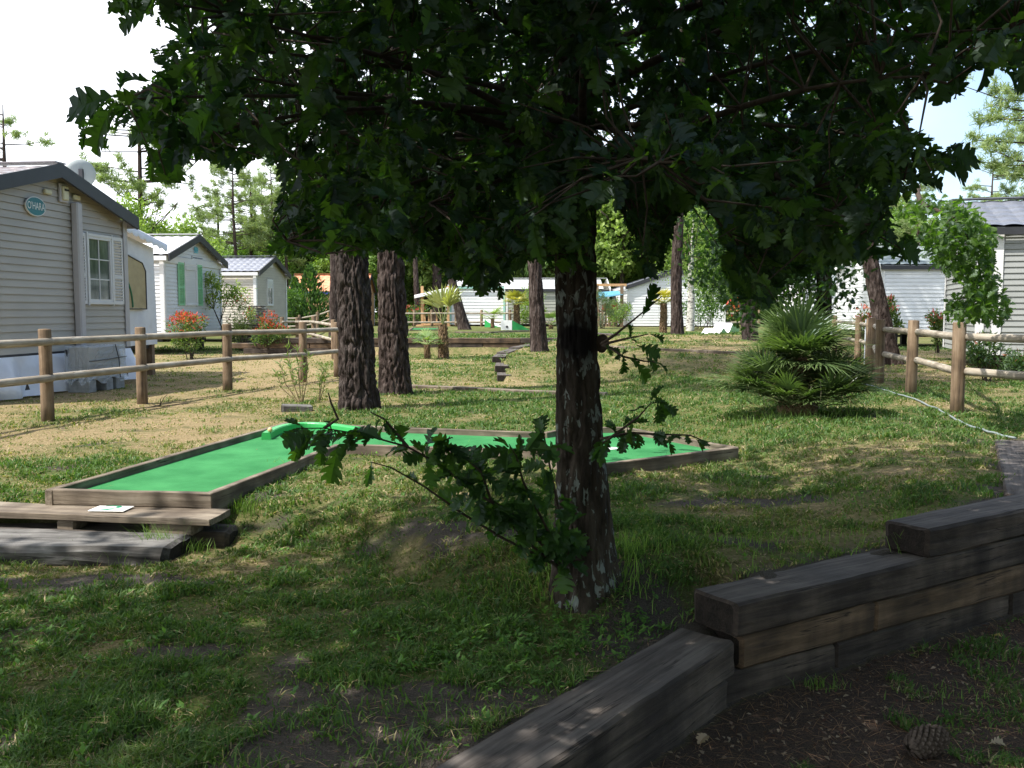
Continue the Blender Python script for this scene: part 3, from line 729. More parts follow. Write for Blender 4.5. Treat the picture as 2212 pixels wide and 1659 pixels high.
def home(name, label, origin, udir, W, L, z0, ze, zr, sid, tile, cat='mobile home', over=0.16, fascia='dark', wave=0.3, pitch=0.195, corner='trim', eave_over=0.12, sides=(1, 1), legs=True, row=0.36):
    u = Vector((udir[0], udir[1])).normalized(); rz = math.atan2(u.y, u.x)
    h = thing(name, label, cat, (origin[0], origin[1], 0), rz)
    sl = (zr - ze) / (W / 2)
    # siding on four sides
    mb = MB()
    siding(mb, (0, 0), (1, 0), (0, -1), z0, zr, lambda z: (max(0, (z - ze) / sl), W - max(0, (z - ze) / sl)), pitch)
    siding(mb, (W, L), (-1, 0), (0, 1), z0, zr, lambda z: (max(0, (z - ze) / sl), W - max(0, (z - ze) / sl)), pitch)
    siding(mb, (0, L), (0, -1), (-1, 0), z0, ze, lambda z: (0, L), pitch)
    siding(mb, (W, 0), (0, 1), (1, 0), z0, ze, lambda z: (0, L), pitch)
    mb.build('wall', SID[sid], h, local=True)
    mb = MB(); mb.box((W / 2, L / 2, (z0 + 0.12 + ze - 0.05) / 2), (W - 0.12, L - 0.12, ze - z0 - 0.17)); mb.build('core', M['under'], h, local=True)
    for (cx, cy) in ((0, 0), (W, 0), (0, L), (W, L)):
        mb = MB(); sx = 1 if cx else -1; sy = 1 if cy else -1
        mb.box((cx + sx * 0.016 - sx * 0.045, cy + sy * 0.032, (z0 + ze) / 2 - 0.015), (0.13, 0.016, ze - z0 - 0.03)); mb.box((cx + sx * 0.032, cy - sy * 0.032, (z0 + ze) / 2 - 0.015), (0.016, 0.112, ze - z0 - 0.03))
        mb.build('corner_board', M[corner], h, local=True)
    # roof
    up = 0.03
    Vr = []; Fr = []
    ys = np.arange(-over, L + over + 1e-6, wave / 8 if wave > 0 else 0.5)
    rows = []; Ls = math.hypot(W / 2 + eave_over, sl * (W / 2 + eave_over)); nr = max(2, int(round(Ls / row)))
    for sgn in (-1, 1):
        base = len(Vr); prof = []
        for i in range(nr):
            prof += [(i / nr, 0.0), ((i + 0.97) / nr, 0.03)]
        for (t, lift) in prof:
            s = (W / 2 + eave_over) * t
            for y in ys:
                w = 0.022 * abs(math.sin(math.pi * y / wave)) if wave > 0 else 0
                Vr.append((W / 2 + sgn * s, y, zr + up - sl * s + lift * 0.9 + w))
        m = len(ys); k = len(prof)
        for i in range(k - 1):
            for j in range(m - 1):
                q = (base + i * m + j, base + (i + 1) * m + j, base + (i + 1) * m + j + 1, base + i * m + j + 1)
                Fr.append(q if sgn < 0 else q[::-1])
    V = np.array(Vr); Mh = np.array(WM[h.name]); me = mesh_np('roof', V, Fr); me.materials.append(TILE[tile])
    rf = attach(bpy.data.objects.new('roof', me), h, WM[h.name].copy())
    mb = MB(); a = math.atan(sl)
    mb.box((W / 2 - 0.07, L / 2, zr + up + 0.062), (0.15, L + 2 * over + 0.02, 0.02), None); mb.box((W / 2 + 0.07, L / 2, zr + up + 0.0645), (0.15, L + 2 * over + 0.018, 0.02), None); mb.build('ridge_cap', TILE[tile] if fascia == 'dark' else M[fascia], h, local=True)
    # fascia along the gables and the eaves
    for yy in (-over, L + over):
        for sgn in (-1, 1):
            mb = MB(); s = W / 2 + eave_over
            def q(t, dz, y): return (W / 2 + sgn * s * t, y, zr + up - sl * s * t + dz)
            y1, y2 = (yy - 0.03, yy + 0.02) if yy < 0 else (yy - 0.02, yy + 0.03)
            mb.add([q(0, -0.16, y1), q(1, -0.16, y1), q(1, 0.055, y1), q(0, 0.055, y1), q(0, -0.16, y2), q(1, -0.16, y2), q(1, 0.055, y2), q(0, 0.055, y2)],
                   [(0, 1, 2, 3), (7, 6, 5, 4), (3, 2, 6, 7), (0, 4, 5, 1), (1, 5, 6, 2), (0, 3, 7, 4)])
            mb.build('fascia', M[fascia], h, local=True)
    for sgn in (-1, 1):
        s = W / 2 + eave_over; mb = MB(); xx = W / 2 + sgn * (s + 0.02); mb.box((xx, L / 2, zr + up - sl * s - 0.075), (0.05, L + 2 * over - 0.1, 0.13)); mb.build('eave_board', M[corner] if fascia == 'dark' and sid != 'shaded_greywhite' else M['dark'], h, local=True)
    mb = MB()
    for y in np.arange(0.6, L, 1.8):
        for x in (0.35, W - 0.35): mb.box((x, y, (z0 + 0.11) / 2 - 0.02), (0.16, 0.2, z0 + 0.06))
    mb.box((W / 2, L / 2, z0 - 0.04), (W - 0.5, L - 0.4, 0.12))
    mb.build('chassis', M['under'], h, local=True)
    h['W'] = W; h['sl'] = sl
    return h

def window(h, x, z, w, hh, bars=(2, 3), shutter=None, blind=False, frame='trim', fw=0.05, shw=0.3, y=0.0, blindf=1.0):
    """window on the gable wall (local y = 0, facing -y)"""
    mb = MB(); d = 0.07; yy = y - 0.03
    for cx, cz, sx, sz in ((x - w / 2 - fw / 2, z, fw, hh + 2 * fw), (x + w / 2 + fw / 2, z, fw, hh + 2 * fw), (x, z + hh / 2 + fw / 2, w - 0.002, fw), (x, z - hh / 2 - fw / 2, w - 0.002, fw)):
        mb.box((cx, yy, cz), (sx, d, sz))
    for cx, cz, sx, sz in ((x - w / 2 - fw * 1.2, z, fw * 0.6, hh + 4.2 * fw), (x + w / 2 + fw * 1.2, z, fw * 0.6, hh + 4.2 * fw), (x, z + hh / 2 + fw * 1.3, w + fw * 1.6, fw * 0.8), (x, z - hh / 2 - fw * 1.3, w + fw * 1.6, fw * 0.8)):
        mb.box((cx, yy - 0.012, cz), (sx, d, sz))
    f = mb.build('window_frame', M[frame], h, local=True)
    if not (blind and blindf >= 1.0):
        mb = MB(); mb.box((x, yy + 0.0, z), (w, 0.012, hh)); g = mb.build('pane', M['glass'], f, M=WM[h.name])
        mb = MB()
        for i in range(1, bars[0]): mb.box((x - w / 2 + w * i / bars[0], yy - 0.012, z), (0.018, 0.012, hh - 0.004))
        for j in range(1, bars[1]): mb.box((x, yy - 0.0145, z - hh / 2 + hh * j / bars[1]), (w - 0.004, 0.012, 0.018))
        if mb.v: mb.build('glazing_bars', M[frame], f, M=WM[h.name])
    if blind:
        mb = MB(); bh = hh * blindf; mb.box((x, yy - 0.01, z + hh / 2 - bh / 2), (w - 0.01, 0.02, bh - 0.004)); mb.box((x, yy - 0.03, z + hh / 2 - 0.06), (w - 0.02, 0.03, 0.12)); mb.build('roller_blind', M['blind'], f, M=WM[h.name])
    if shutter:
        for s in (-1, 1):
            cx = x + s * (w / 2 + fw * 1.6 + shw / 2 + 0.01); mb = MB(); st = 0.045
            mb.box((cx - shw / 2 + st / 2, y - 0.045, z), (st, 0.03, hh + 0.16)); mb.box((cx + shw / 2 - st / 2, y - 0.045, z), (st, 0.03, hh + 0.16))
            for zz in (z + hh / 2 + 0.055, z - 0.1, z - hh / 2 - 0.055): mb.box((cx, y - 0.0455, zz), (shw - 2 * st, 0.028, 0.06))
            zz = z - hh / 2
            while zz < z + hh / 2:
                Ml = Matrix.Translation((cx, y - 0.047, zz)) @ Matrix.Rotation(math.radians(38), 4, 'X'); mb.box((0, 0, 0), (shw - 2 * st, 0.008, 0.04), Ml); zz += 0.05
            mb.box((cx, y - 0.028, z), (shw - 0.01, 0.006, hh + 0.1))
            mb.build('shutter', M[shutter], h, local=True)
    return f

def gpt(h, px, py):
    """pixel -> (x, z) on the gable wall plane of home h"""
    Mi = WM[h.name].inverted(); o = Mi @ Vector((0, 0, CZ)); d = Mi.to_3x3() @ ray(px, py)
    t = -o.y / d.y; q = o + d * t
    return q.x, q.z

# 1: beige home with oval sign
u1 = Vector((0.107, 0.994)).normalized(); W1 = 4.4
c1 = Vector((-6.94, 16.8)); o1 = c1 - u1 * W1
H1 = home('mobile_home', 'large beige clapboard mobile home with an oval teal sign on its gable, far left', o1, u1, W1, 8.0, 0.645, 2.90, 3.47, 'beige', 'purple', corner='lilac', pitch=0.11, over=0.2, wave=0.26)
H1_holder = H1
xa, za = gpt(H1, 168, 478); xb, zb = gpt(H1, 237, 608)
window(H1, (gpt(H1, 181, 500)[0] + gpt(H1, 231, 500)[0]) / 2, 1.98, gpt(H1, 228, 500)[0] - gpt(H1, 183, 500)[0], 1.0, shutter='cream_plastic' if False else 'trim', shw=0.34)
xs_, zs_ = gpt(H1, 70.5, 446)
sg_M = WM[H1.name] @ Matrix.Translation((xs_, -0.045, zs_)) @ Matrix.Rotation(math.pi / 2, 4, 'X')
mb = MB(); pr_ = [(0.245 * math.cos(t * math.pi / 16), 0.145 * math.sin(t * math.pi / 16)) for t in range(32)]
mb.add([(x, y, -0.015) for x, y in pr_] + [(x, y, 0.008) for x, y in pr_], [tuple(range(32))[::-1], tuple(range(32, 64))] + [(i, (i + 1) % 32, 32 + (i + 1) % 32, 32 + i) for i in range(32)])
sgn_ = mb.build('oval_sign', M['white_paint'], H1, sg_M)
mb = MB(); pr2 = [(x * 0.95, y * 0.92) for x, y in pr_]
mb.add([(x, y, 0.011) for x, y in pr2] + [(x, y, 0.004) for x, y in pr2], [tuple(range(32))] + [(i, 32 + i, 32 + (i + 1) % 32, (i + 1) % 32) for i in range(32)])
mb.build('sign_face', plain('teal_sign', (0.012, 0.17, 0.2), 0.35), sgn_, sg_M)
text_mesh('lettering', "O'HARA", 0.135, M['white_paint'], sgn_, sg_M @ Matrix.Translation((0, 0, 0.0125)) @ Matrix.Diagonal((0.86, 1.15, 1, 1)), 0.001)
def gbox(h, name, px, py, w, hh, d, mat, off=0.02, par=None):
    x, z = gpt(h, px, py); mb = MB(); mb.bbox((x, -off - d / 2, z), (w, d, hh), min(0.012, d / 4)); return mb.build(name, M[mat], h, WM[h.name])
gbox(H1, 'vent_frame', 131.6, 417, 0.235, 0.30, 0.04, 'lilac'); gbox(H1, 'vent_grille', 131.6, 417.5, 0.15, 0.22, 0.05, 'cream_plastic', 0.045)
x, z = gpt(H1, 131.6, 411); mb = MB(); mb.box((x, -0.1, z + 0.0), (0.11, 0.01, 0.03)); mb.build('vent_slot', M['under'], H1, WM[H1.name])
for px, py in ((97, 414.3), (159.3, 426.5)): gbox(H1, 'air_vent', px, py, 0.17, 0.075, 0.05, 'cream_plastic')
x, z = gpt(H1, 152.5, 437); x2, z2 = gpt(H1, 163, 747)
mb = MB(); mb.bbox((x + 0.02, -0.085, (z + 0.66) / 2), (0.15, 0.12, z - 0.66), 0.02); mb.build('cable_duct', M['lilac'], H1, WM[H1.name])
mb = MB(); mb.box((W1 / 2, -0.012, 0.635), (W1, 0.03, 0.03)); mb.build('base_rail', M['dark'], H1, WM[H1.name])
# tarp skirt hanging under the first home
M['tarp'] = noisy('white_tarp', (0.66, 0.68, 0.74), (0.76, 0.78, 0.83), scale=3, rough=0.35, bump=0.5, bscale=5, dist=0.03, spec=0.5)
def cloth(name, parent, Mw, pts_u, z_top, z_bot, depth=0.05, mat='tarp', seed=0, thick=0.01):
    u0, u1_ = pts_u; nu, nv = 70, 14; V = []
    for side in (0, 1):
        for j in range(nv + 1):
            for i in range(nu + 1):
                uu = u0 + (u1_ - u0) * i / nu; v = j / nv; zb = z_bot(uu) if callable(z_bot) else z_bot; zt = z_top(uu) if callable(z_top) else z_top
                z = zt + (zb - zt) * v
                y = -0.03 - depth * v * (1 + 1.6 * (float(vnoise(np.array([uu * 2.3 + seed]), np.array([v * 1.5]))[0]) - 0.5) + 0.5 * math.sin(uu * 9 + seed)) + side * thick
                V.append((uu, y, z))
    k = (nu + 1) * (nv + 1); F = []
    for j in range(nv):
        for i in range(nu):
            a = j * (nu + 1) + i; q = (a, a + nu + 1, a + nu + 2, a + 1); F.append(q); F.append(tuple(k + t for t in q[::-1]))
    me = mesh_np(name, V, F, smooth=True); me.materials.append(M[mat])
    return attach(bpy.data.objects.new(name, me), parent, Mw)
ck = cloth('skirt_tarp', H1, WM[H1.name], (-0.2, W1 + 0.05), 0.615, lambda u: 0.03 + 0.10 * sstep(3.0, 3.4, u) - 0.06 * sstep(3.75, 3.8, u), 0.16)
for px, py, dn in ((70, 790, 1), (22, 834, 0), (325 * 0 + 212, 777, 1), (244, 805, 1), (110, 763, 1)):
    x, z = gpt(H1, px, py); mb = MB(); s = 0.055
    tri = [(x - s, -0.27, z + s), (x + s, -0.27, z + s), (x, -0.27, z - s)] if dn else [(x - s, -0.27, z - s), (x + s, -0.27, z - s), (x, -0.27, z + s)]
    mb.add(tri + [(a, b + 0.008, c) for a, b, c in tri], [(0, 1, 2), (5, 4, 3), (0, 3, 4, 1), (1, 4, 5, 2), (2, 5, 3, 0)]); mb.build('triangle_patch', M['dark'], ck, WM[H1.name])
# dish behind the roof
dc = at_y(174, 376, 17.6)
dish = thing('satellite_dish', 'grey oval satellite dish seen from behind above the roof of the beige home', 'satellite dish', dc)
axis_d = Vector((-0.55, 0.80, 0.25)).normalized()
q = axis_d.to_track_quat('Z', 'Y').to_matrix().to_4x4(); q.translation = dc
mb = MB(); R_ = 0.265; mb.lathe([(0, -0.055), (R_ * 0.4, -0.047), (R_ * 0.75, -0.025), (R_, 0.0), (R_ * 1.015, 0.008), (R_, 0.012), (R_ * 0.75, -0.012), (R_ * 0.4, -0.034), (0.0, -0.042)], (0, 0, 0), 40)
mb.build('dish', plain('dish_grey', (0.42, 0.46, 0.45), 0.5, var=0.04), dish, q)
mb = MB(); mb.tube([dc - axis_d * 0.06, dc - axis_d * 0.12 - Vector((0, 0, 0.15)), dc - axis_d * 0.12 - Vector((0, 0, 1.0))], 0.022, 10); mb.box(tuple(dc - axis_d * 0.07), (0.07, 0.07, 0.2)); mb.build('mast', M['dark'], dish)
# annex of white tarpaulin
an = thing('awning_annex', 'white tarpaulin annex with a plastic window beside the beige home', 'awning tent', (-7.35, 16.95, 0), math.atan2(u1.y, u1.x))
WA = 1.72
def ztop_a(u): return 2.80 - 0.27 * u / WA
cloth('tarp_wall', an, WM[an.name], (0.0, WA), ztop_a, 0.62, 0.05, seed=3)
mb = MB(); K = 24; rv = []
for i in range(K + 1):
    u = -0.05 + (WA + 0.22) * i / K; zt = 2.93 - 0.3 * u / WA
    for (y, dz) in ((-0.24, -0.13 - 0.025 * math.cos(i * 2.2)), (-0.25, 0.0), (-0.2, 0.035), (1.5, 0.06), (2.6, 0.06)): rv.append((u, y, zt + dz))
mb.add(rv, [(i * 5 + k, (i + 1) * 5 + k, (i + 1) * 5 + k + 1, i * 5 + k + 1) for i in range(K) for k in range(4)], True); mb.build('tarp_roof', M['tarp'], an, WM[an.name])
mb = MB(); wx0, wx1 = 0.25, 1.20
wo = [(wx0, 1.32), (wx1, 1.32), (wx1, 2.05), (wx1 - 0.12, 2.2), (0.55, 2.32), (wx0, 2.34)]
mb.add([(x, -0.125, z) for x, z in wo] + [(x, -0.115, z) for x, z in wo], [tuple(range(6)), tuple(range(6, 12))[::-1]] + [(i, 6 + i, 6 + (i + 1) % 6, (i + 1) % 6) for i in range(6)])
pw_ = mb.build('plastic_window', plain('tan_curtain_window', (0.42, 0.34, 0.2), 0.25, var=0.2), an, WM[an.name])
mb = MB(); mb.tube([(x, -0.128, z) for x, z in wo + [wo[0]]], 0.014, 6); mb.build('window_piping', M['dark'], pw_, WM[an.name])
mb = MB(); mb.tube([(0.25 + 0.42 * math.sin(t / 10 * 1.57), -0.13, 1.35 + 0.6 * math.cos(t / 10 * 1.57)) for t in range(11)], 0.022, 6); mb.build('green_trim', M['shut_green'] if False else plain('bottle_green', (0.05, 0.2, 0.1), 0.5), pw_, WM[an.name])
for uu in (0.08, 1.66):
    mb = MB(); mb.box((uu, 0.06, 0.3), (0.12, 0.12, 0.72)); mb.build('leg', M['post'], an, WM[an.name])
mb = MB(); mb.box((WA / 2, 0.9, 0.58), (WA, 1.7, 0.08)); mb.build('floor', M['under'], an, WM[an.name])
# wrapped blocks in front of the tarp
wb = thing('wrapped_block_stack', 'stack of grey concrete blocks wrapped in clear plastic against the tarp skirt', 'block stack', (-6.75, 14.2, 0), math.atan2(u1.y, u1.x))
gx0, _ = gpt(H1, 112, 800); gx1, _ = gpt(H1, 196, 800)
off = WM[H1.name].inverted() @ WM[wb.name].translation
M['block'] = noisy('concrete_block', (0.22, 0.23, 0.23), (0.37, 0.38, 0.38), scale=9, rough=0.9)
M['block2'] = noisy('concrete_block_warm', (0.3, 0.28, 0.24), (0.42, 0.39, 0.34), scale=9, rough=0.9)
mw = WM[H1.name]
k = 0
for zi, zc in enumerate((0.30, 0.50, 0.66)):
    xx = gx0 + 0.06
    while xx < gx1 - 0.2:
        ww = 0.36 if (zi + k) % 2 else 0.28; ww = min(ww, gx1 - xx); mb = MB(); mb.bbox((xx + ww / 2, -0.42, zc), (ww - 0.012, 0.34 + 0.02 * (k % 2), 0.185 if zi < 2 else 0.12), 0.01); mb.build('block', M['block' if k % 3 else 'block2'], wb, mw); xx += ww; k += 1
for xx in (gx0 + 0.12, gx0 + 0.62, gx1 - 0.14):
    mb = MB(); mb.bbox((xx, -0.42, 0.10), (0.2 if xx < gx1 - 0.2 else 0.26, 0.36, 0.19), 0.008); mb.build('foot_block', M['block'], wb, mw)
m, n, l, p = new_mat('plastic_wrap'); p.inputs['Base Color'].default_value = (0.6, 0.66, 0.72, 1); p.inputs['Roughness'].default_value = 0.22; p.inputs['Alpha'].default_value = 0.42
nb_ = n.new('ShaderNodeTexNoise'); nb_.inputs['Scale'].default_value = 4; nb_.inputs['Detail'].default_value = 5; nb_.inputs['Distortion'].default_value = 1.5
bb = n.new('ShaderNodeBump'); bb.inputs['Strength'].default_value = 0.8; bb.inputs['Distance'].default_value = 0.05; l.new(nb_.outputs['Fac'], bb.inputs['Height']); l.new(bb.outputs[0], p.inputs['Normal'])
M['wrap'] = m
V = []; K = 40
loop = [(gx0, -0.62), (gx1, -0.62), (gx1 + 0.0, -0.23), (gx0, -0.23)]
def onloop(t):
    t = (t % 1) * 4; i = int(t); f = t - i; a, b = loop[i], loop[(i + 1) % 4]; return (a[0] + (b[0] - a[0]) * f, a[1] + (b[1] - a[1]) * f)
for j, (z, sc) in enumerate(((0.17, 1.07), (0.25, 1.03), (0.45, 1.02), (0.71, 1.01), (0.735, 0.97))):
    for i in range(K):
        x, y = onloop(i / K); cx, cy = (gx0 + gx1) / 2, -0.425; wv = 0.03 * math.sin(i * 2.1 + j) * (1.5 if j == 0 else 0.3)
        V.append((cx + (x - cx) * (sc + wv), cy + (y - cy) * (sc + wv), z + (0.05 * math.sin(i * 1.3) if j == 0 else 0)))
F = [(j * K + i, j * K + (i + 1) % K, (j + 1) * K + (i + 1) % K, (j + 1) * K + i) for j in range(4) for i in range(K)]
me = bpy.data.meshes.new('wrap'); me.from_pydata(V, [], F + [tuple(4 * K + i for i in range(K))]); me.materials.append(M['wrap']); attach(bpy.data.objects.new('plastic_wrap', me), wb, mw)
mb = MB()
mb.tube([(gx0 - 0.01, -0.635, 0.5), ((gx0 + gx1) / 2, -0.64, 0.51), (gx1 + 0.01, -0.635, 0.53)], 0.007, 5); mb.tube([(gx0 + 0.75, -0.64, 0.74), (gx0 + 0.84, -0.645, 0.5), (gx0 + 0.86, -0.65, 0.2)], 0.008, 5); mb.build('strap', M['dark'], wb, mw)

# 3: white home with green shutters
u3 = Vector((0.045, 1)).normalized(); W3 = 4.6; o3 = Vector((-10.08, 27.05))
H3 = home('mobile_home', 'white clapboard mobile home with pale green shutters, second from the left', o3, u3, W3, 7.5, 0.6, 2.88, 3.58, 'white', 'white', pitch=0.11, over=0.22, wave=0.3)
x, z = gpt(H3, 409, 615)
window(H3, x, z, 0.84, 1.12, blind=True, shutter='shut_green', shw=0.44)
mb = MB(); mb.box((W3 / 2, -0.04, 2.79), (W3 - 0.06, 0.03, 0.2)); mb.build('gable_band', M['trim'], H3, WM[H3.name])
M['sky_blue'] = plain('sky_blue_sign', (0.15, 0.5, 0.62), 0.4)
x, z = gpt(H3, 421, 541)
mb = MB()
for k in range(5): mb.box((x - 0.13 + 0.065 * k, -0.04, z + 0.03), (0.045, 0.012, 0.12 + 0.05 * (k % 2)))
mb.box((x, -0.038, z - 0.07), (0.3, 0.012, 0.03)); mb.build('logo', M['sky_blue'], H3, WM[H3.name])
x, z = gpt(H3, 424, 561)
mb = MB(); mb.box((x, -0.035, z), (0.86, 0.02, 0.2)); sp_ = mb.build('name_plate', M['trim'], H3, WM[H3.name])
mb = MB()
for r_ in (0.045, -0.03):
    xx = x - 0.38
    while xx < x + 0.38:
        ww = random.uniform(0.03, 0.06); mb.box((xx + ww / 2, -0.047, z + r_), (ww, 0.006, 0.035 + 0.02 * random.random())); xx += ww + 0.02
mb.build('lettering', plain('grey_letters', (0.16, 0.2, 0.26), 0.5), sp_, WM[H3.name])
x, z = gpt(H3, 475, 525 + 59 * 0.99)
np_M = WM[H3.name] @ Matrix.Translation((W3 - 0.32, -0.05, 2.12)) @ Matrix.Rotation(math.pi / 2, 4, 'X')
mb = MB(); mb.box((0, 0, 0), (0.28, 0.2, 0.02)); npp = mb.build('number_plate', M['dark'], H3, np_M)
text_mesh('number', '13', 0.17, M['white_paint'], npp, np_M @ Matrix.Translation((0, 0, 0.011)), 0.001)

# 4: beige home with slate roof
u4 = Vector((0.06, 1)).normalized(); W4 = 4.1; o4 = Vector((-10.5, 38.3))
H4 = home('mobile_home', 'cream clapboard mobile home with a ribbed slate-blue roof, third from the left', o4, u4, W4, 9.0, 0.6, 2.88, 3.55, 'cream', 'slate', pitch=0.11, over=0.2, wave=0.28)
x, z = gpt(H4, 581, 632)
window(H4, x, z, 0.62, 0.95, bars=(2, 1), blind=True, blindf=0.3)
gbox(H4, 'name_plate', 582, 570, 0.62, 0.3, 0.02, 'trim', 0.03)
mb = MB(); mb.tube([(W4 + 0.06, 0.02, 2.8), (W4 + 0.06, 0.02, 0.4)], 0.04, 8); mb.build('downpipe', M['trim'], H4, WM[H4.name])
# 5: orange tiled hut
H5 = home('wooden_hut', 'ochre hut with an orange tiled roof behind the dark conifer', at_y(628, 700, 58).to_2d() + Vector((0, 4)), (0, -1), 4.0, 4.6, 0.1, 2.5, 3.55, 'cream', 'orange', cat='hut', fascia='sky_blue' if False else 'dark', wave=0.35, row=0.4)
for c in H5.children:
    if c.name.startswith('wall'): c.data.materials[0] = plain('ochre_wall', (0.5, 0.3, 0.16), 0.8)
    if c.name.startswith('eave_board'): c.data.materials[0] = plain('blue_eave', (0.04, 0.06, 0.3), 0.5)
# right side homes
uR = Vector((1.24, 4.0)).normalized(); fR = Vector((8.8, 17.6)); WR = 4.2
HR1 = home('mobile_home', 'grey-white mobile home with wavy dark tiles cut off by the right edge', fR + uR * WR, -uR, WR, 8.5, 0.45, 2.84, 3.5, 'shaded_greywhite', 'grey', pitch=0.11, over=0.25, wave=0.34, corner='trim', row=0.42)
HR1.children[0]
# white vertical trims on its long side
for yy in (0.30,):
    mb = MB(); mb.box((WR + 0.034, yy, 1.65), (0.018, 0.16, 2.38)); mb.build('trim_board', M['trim'], HR1, WM[HR1.name])
HR2 = home('mobile_home', 'bright white mobile home with grey-green tiles behind the leaning pine', (12.25, 35.2), (0, -1), 4.2, 9.0, 0.62, 2.8, 3.55, 'bright', 'green', pitch=0.125, over=0.12, wave=0.3, fascia='trim')
mb = MB(); mb.bbox((4.2 + 0.07, 3.0, 2.55), (0.1, 0.75, 0.14), 0.01); mb.build('lamp_box', M['cream_plastic'], HR2, WM[HR2.name])
HR3 = home('mobile_home', 'low white mobile home half hidden behind the oak on the right', (14.2, 50.0), (0, -1), 4.2, 8.2, 0.5, 2.6, 3.2, 'bright', 'green', pitch=0.2, wave=0, fascia='trim')
HC3 = home('mobile_home', 'white clapboard mobile home with a dark sloping roof behind the yellow palm', (at_y(1357, 600, 52).x, 52.0), (1, 0), 5.4, 8.0, 0.46, 2.65, 3.55, 'white', 'grey', pitch=0.15, over=0.15, wave=0, corner='trim')
HC1 = home('mobile_home', 'bright white mobile home with teal trim behind the big leaning trunk', (at_y(972, 600, 58).x, 62.2), (0, -1), 4.2, at_y(1090, 600, 58).x - at_y(972, 600, 58).x, 0.45, 2.8, 3.3, 'bright', 'white', pitch=0.2, over=0.1, wave=0, corner='teal', fascia='trim')
for c in HC1.children:
    if c.name.startswith('eave_board'): c.data.materials[0] = M['teal']
HC2 = home('mobile_home', 'sage beige mobile home with a pale roof behind the tall thick palm', (at_y(1094, 600, 57).x, 61.0), (0, -1), 4.2, 6.2, 0.5, 2.6, 3.25, 'sage', 'white', pitch=0.2, over=0.1, wave=0, corner='trim', fascia='trim')
# veranda of the bright white home
vd = thing('veranda', 'wooden veranda with a white corrugated canopy left of the bright white home', 'veranda', at_y(936, 704, 57.5))
x0_, x1_ = at_y(898, 640, 57.5).x, at_y(973, 640, 57.5).x; z0_, z1_ = at_y(898, 639, 57.5).z, at_y(973, 622, 57.5).z
mb = MB(); K = 20; vs = []
for j in range(K + 1):
    y = 56.6 + 3.0 * j / K
    for (x, z) in ((x0_, z0_), (x1_, z1_)): vs += [(x, y, z + 0.03 * (j % 2)), (x, y, z + 0.03 * (j % 2) - 0.14 * (j == 0) - 0.03)]
mb.add(vs, [(j * 4, j * 4 + 2, j * 4 + 6, j * 4 + 4) for j in range(K)] + [(j * 4 + 1, j * 4 + 5, j * 4 + 7, j * 4 + 3) for j in range(K)] + [(0, 1, 3, 2)])
mb.build('canopy', M['white_paint'], vd)
for px in (912, 968):
    x = at_y(px, 640, 57).x; mb = MB(); mb.box((x, 57.0, 1.5), (0.16, 0.16, 2.6)); mb.build('post', M['deckwood'], vd)
mb = MB(); xa_, xb_ = at_y(914, 690, 56.9).x, at_y(958, 690, 56.9).x
mb.box(((xa_ + xb_) / 2, 56.9, 1.16), (xb_ - xa_, 0.12, 0.09)); mb.box(((xa_ + xb_) / 2, 56.9, 0.5), (xb_ - xa_, 0.1, 0.07)); x = xa_ + 0.1
while x < xb_: mb.box((x, 56.95, 0.83), (0.09, 0.04, 0.6)); x += 0.24
mb.build('railing', M['deckwood'], vd)
mb = MB(); mb.box(((x0_ + x1_) / 2, 58.3, 0.36), (x1_ - x0_, 2.8, 0.12)); mb.build('deck', M['deckwood'], vd)
# terrace with blue awning left of home C3
tv = thing('terrace', 'wooden terrace with a blue awning and picket railing left of the dark-roofed white home', 'terrace', at_y(1325, 704, 52.5))
xa_, xb_ = at_y(1285, 640, 52).x, at_y(1352, 640, 52).x
mb = MB(); mb.add([(xa_, 51.6, 1.98), (xb_ - 0.2, 51.6, 2.2), (xb_ - 0.2, 54, 2.45), (xa_, 54, 2.35), (xa_, 51.6, 1.96), (xb_ - 0.2, 51.6, 2.18), (xb_ - 0.2, 54, 2.43), (xa_, 54, 2.33)], [(0, 1, 2, 3), (7, 6, 5, 4), (0, 4, 5, 1), (1, 5, 6, 2)]); mb.build('awning', plain('blue_tarp', (0.1, 0.3, 0.42), 0.5), tv)
mb = MB(); mb.box(((xa_ + xb_) / 2, 51.8, 2.72), (xb_ - xa_, 0.14, 0.14)); mb.build('beam', M['deckwood'], tv)
for x in (xa_ + 0.1, xb_ - 0.25): mb = MB(); mb.box((x, 51.8, 1.5), (0.17, 0.17, 2.4)); mb.build('post', M['post'], tv)
mb = MB(); x = xa_
while x < xb_ - 0.3: mb.box((x, 51.7, 0.9), (0.11, 0.04, 0.95)); x += 0.2
mb.box(((xa_ + xb_) / 2, 51.75, 1.25), (xb_ - xa_, 0.05, 0.08)); mb.build('picket_railing', M['post'], tv)
mb = MB(); mb.bbox(((xa_ + xb_) / 2 + 0.1, 53, 1.45), (0.9, 0.5, 0.5), 0.05); o = mb.build('red_seat', plain('red_cushion', (0.5, 0.03, 0.05), 0.6)); tag(o, 'red garden seat on the terrace under the blue awning', 'seat')

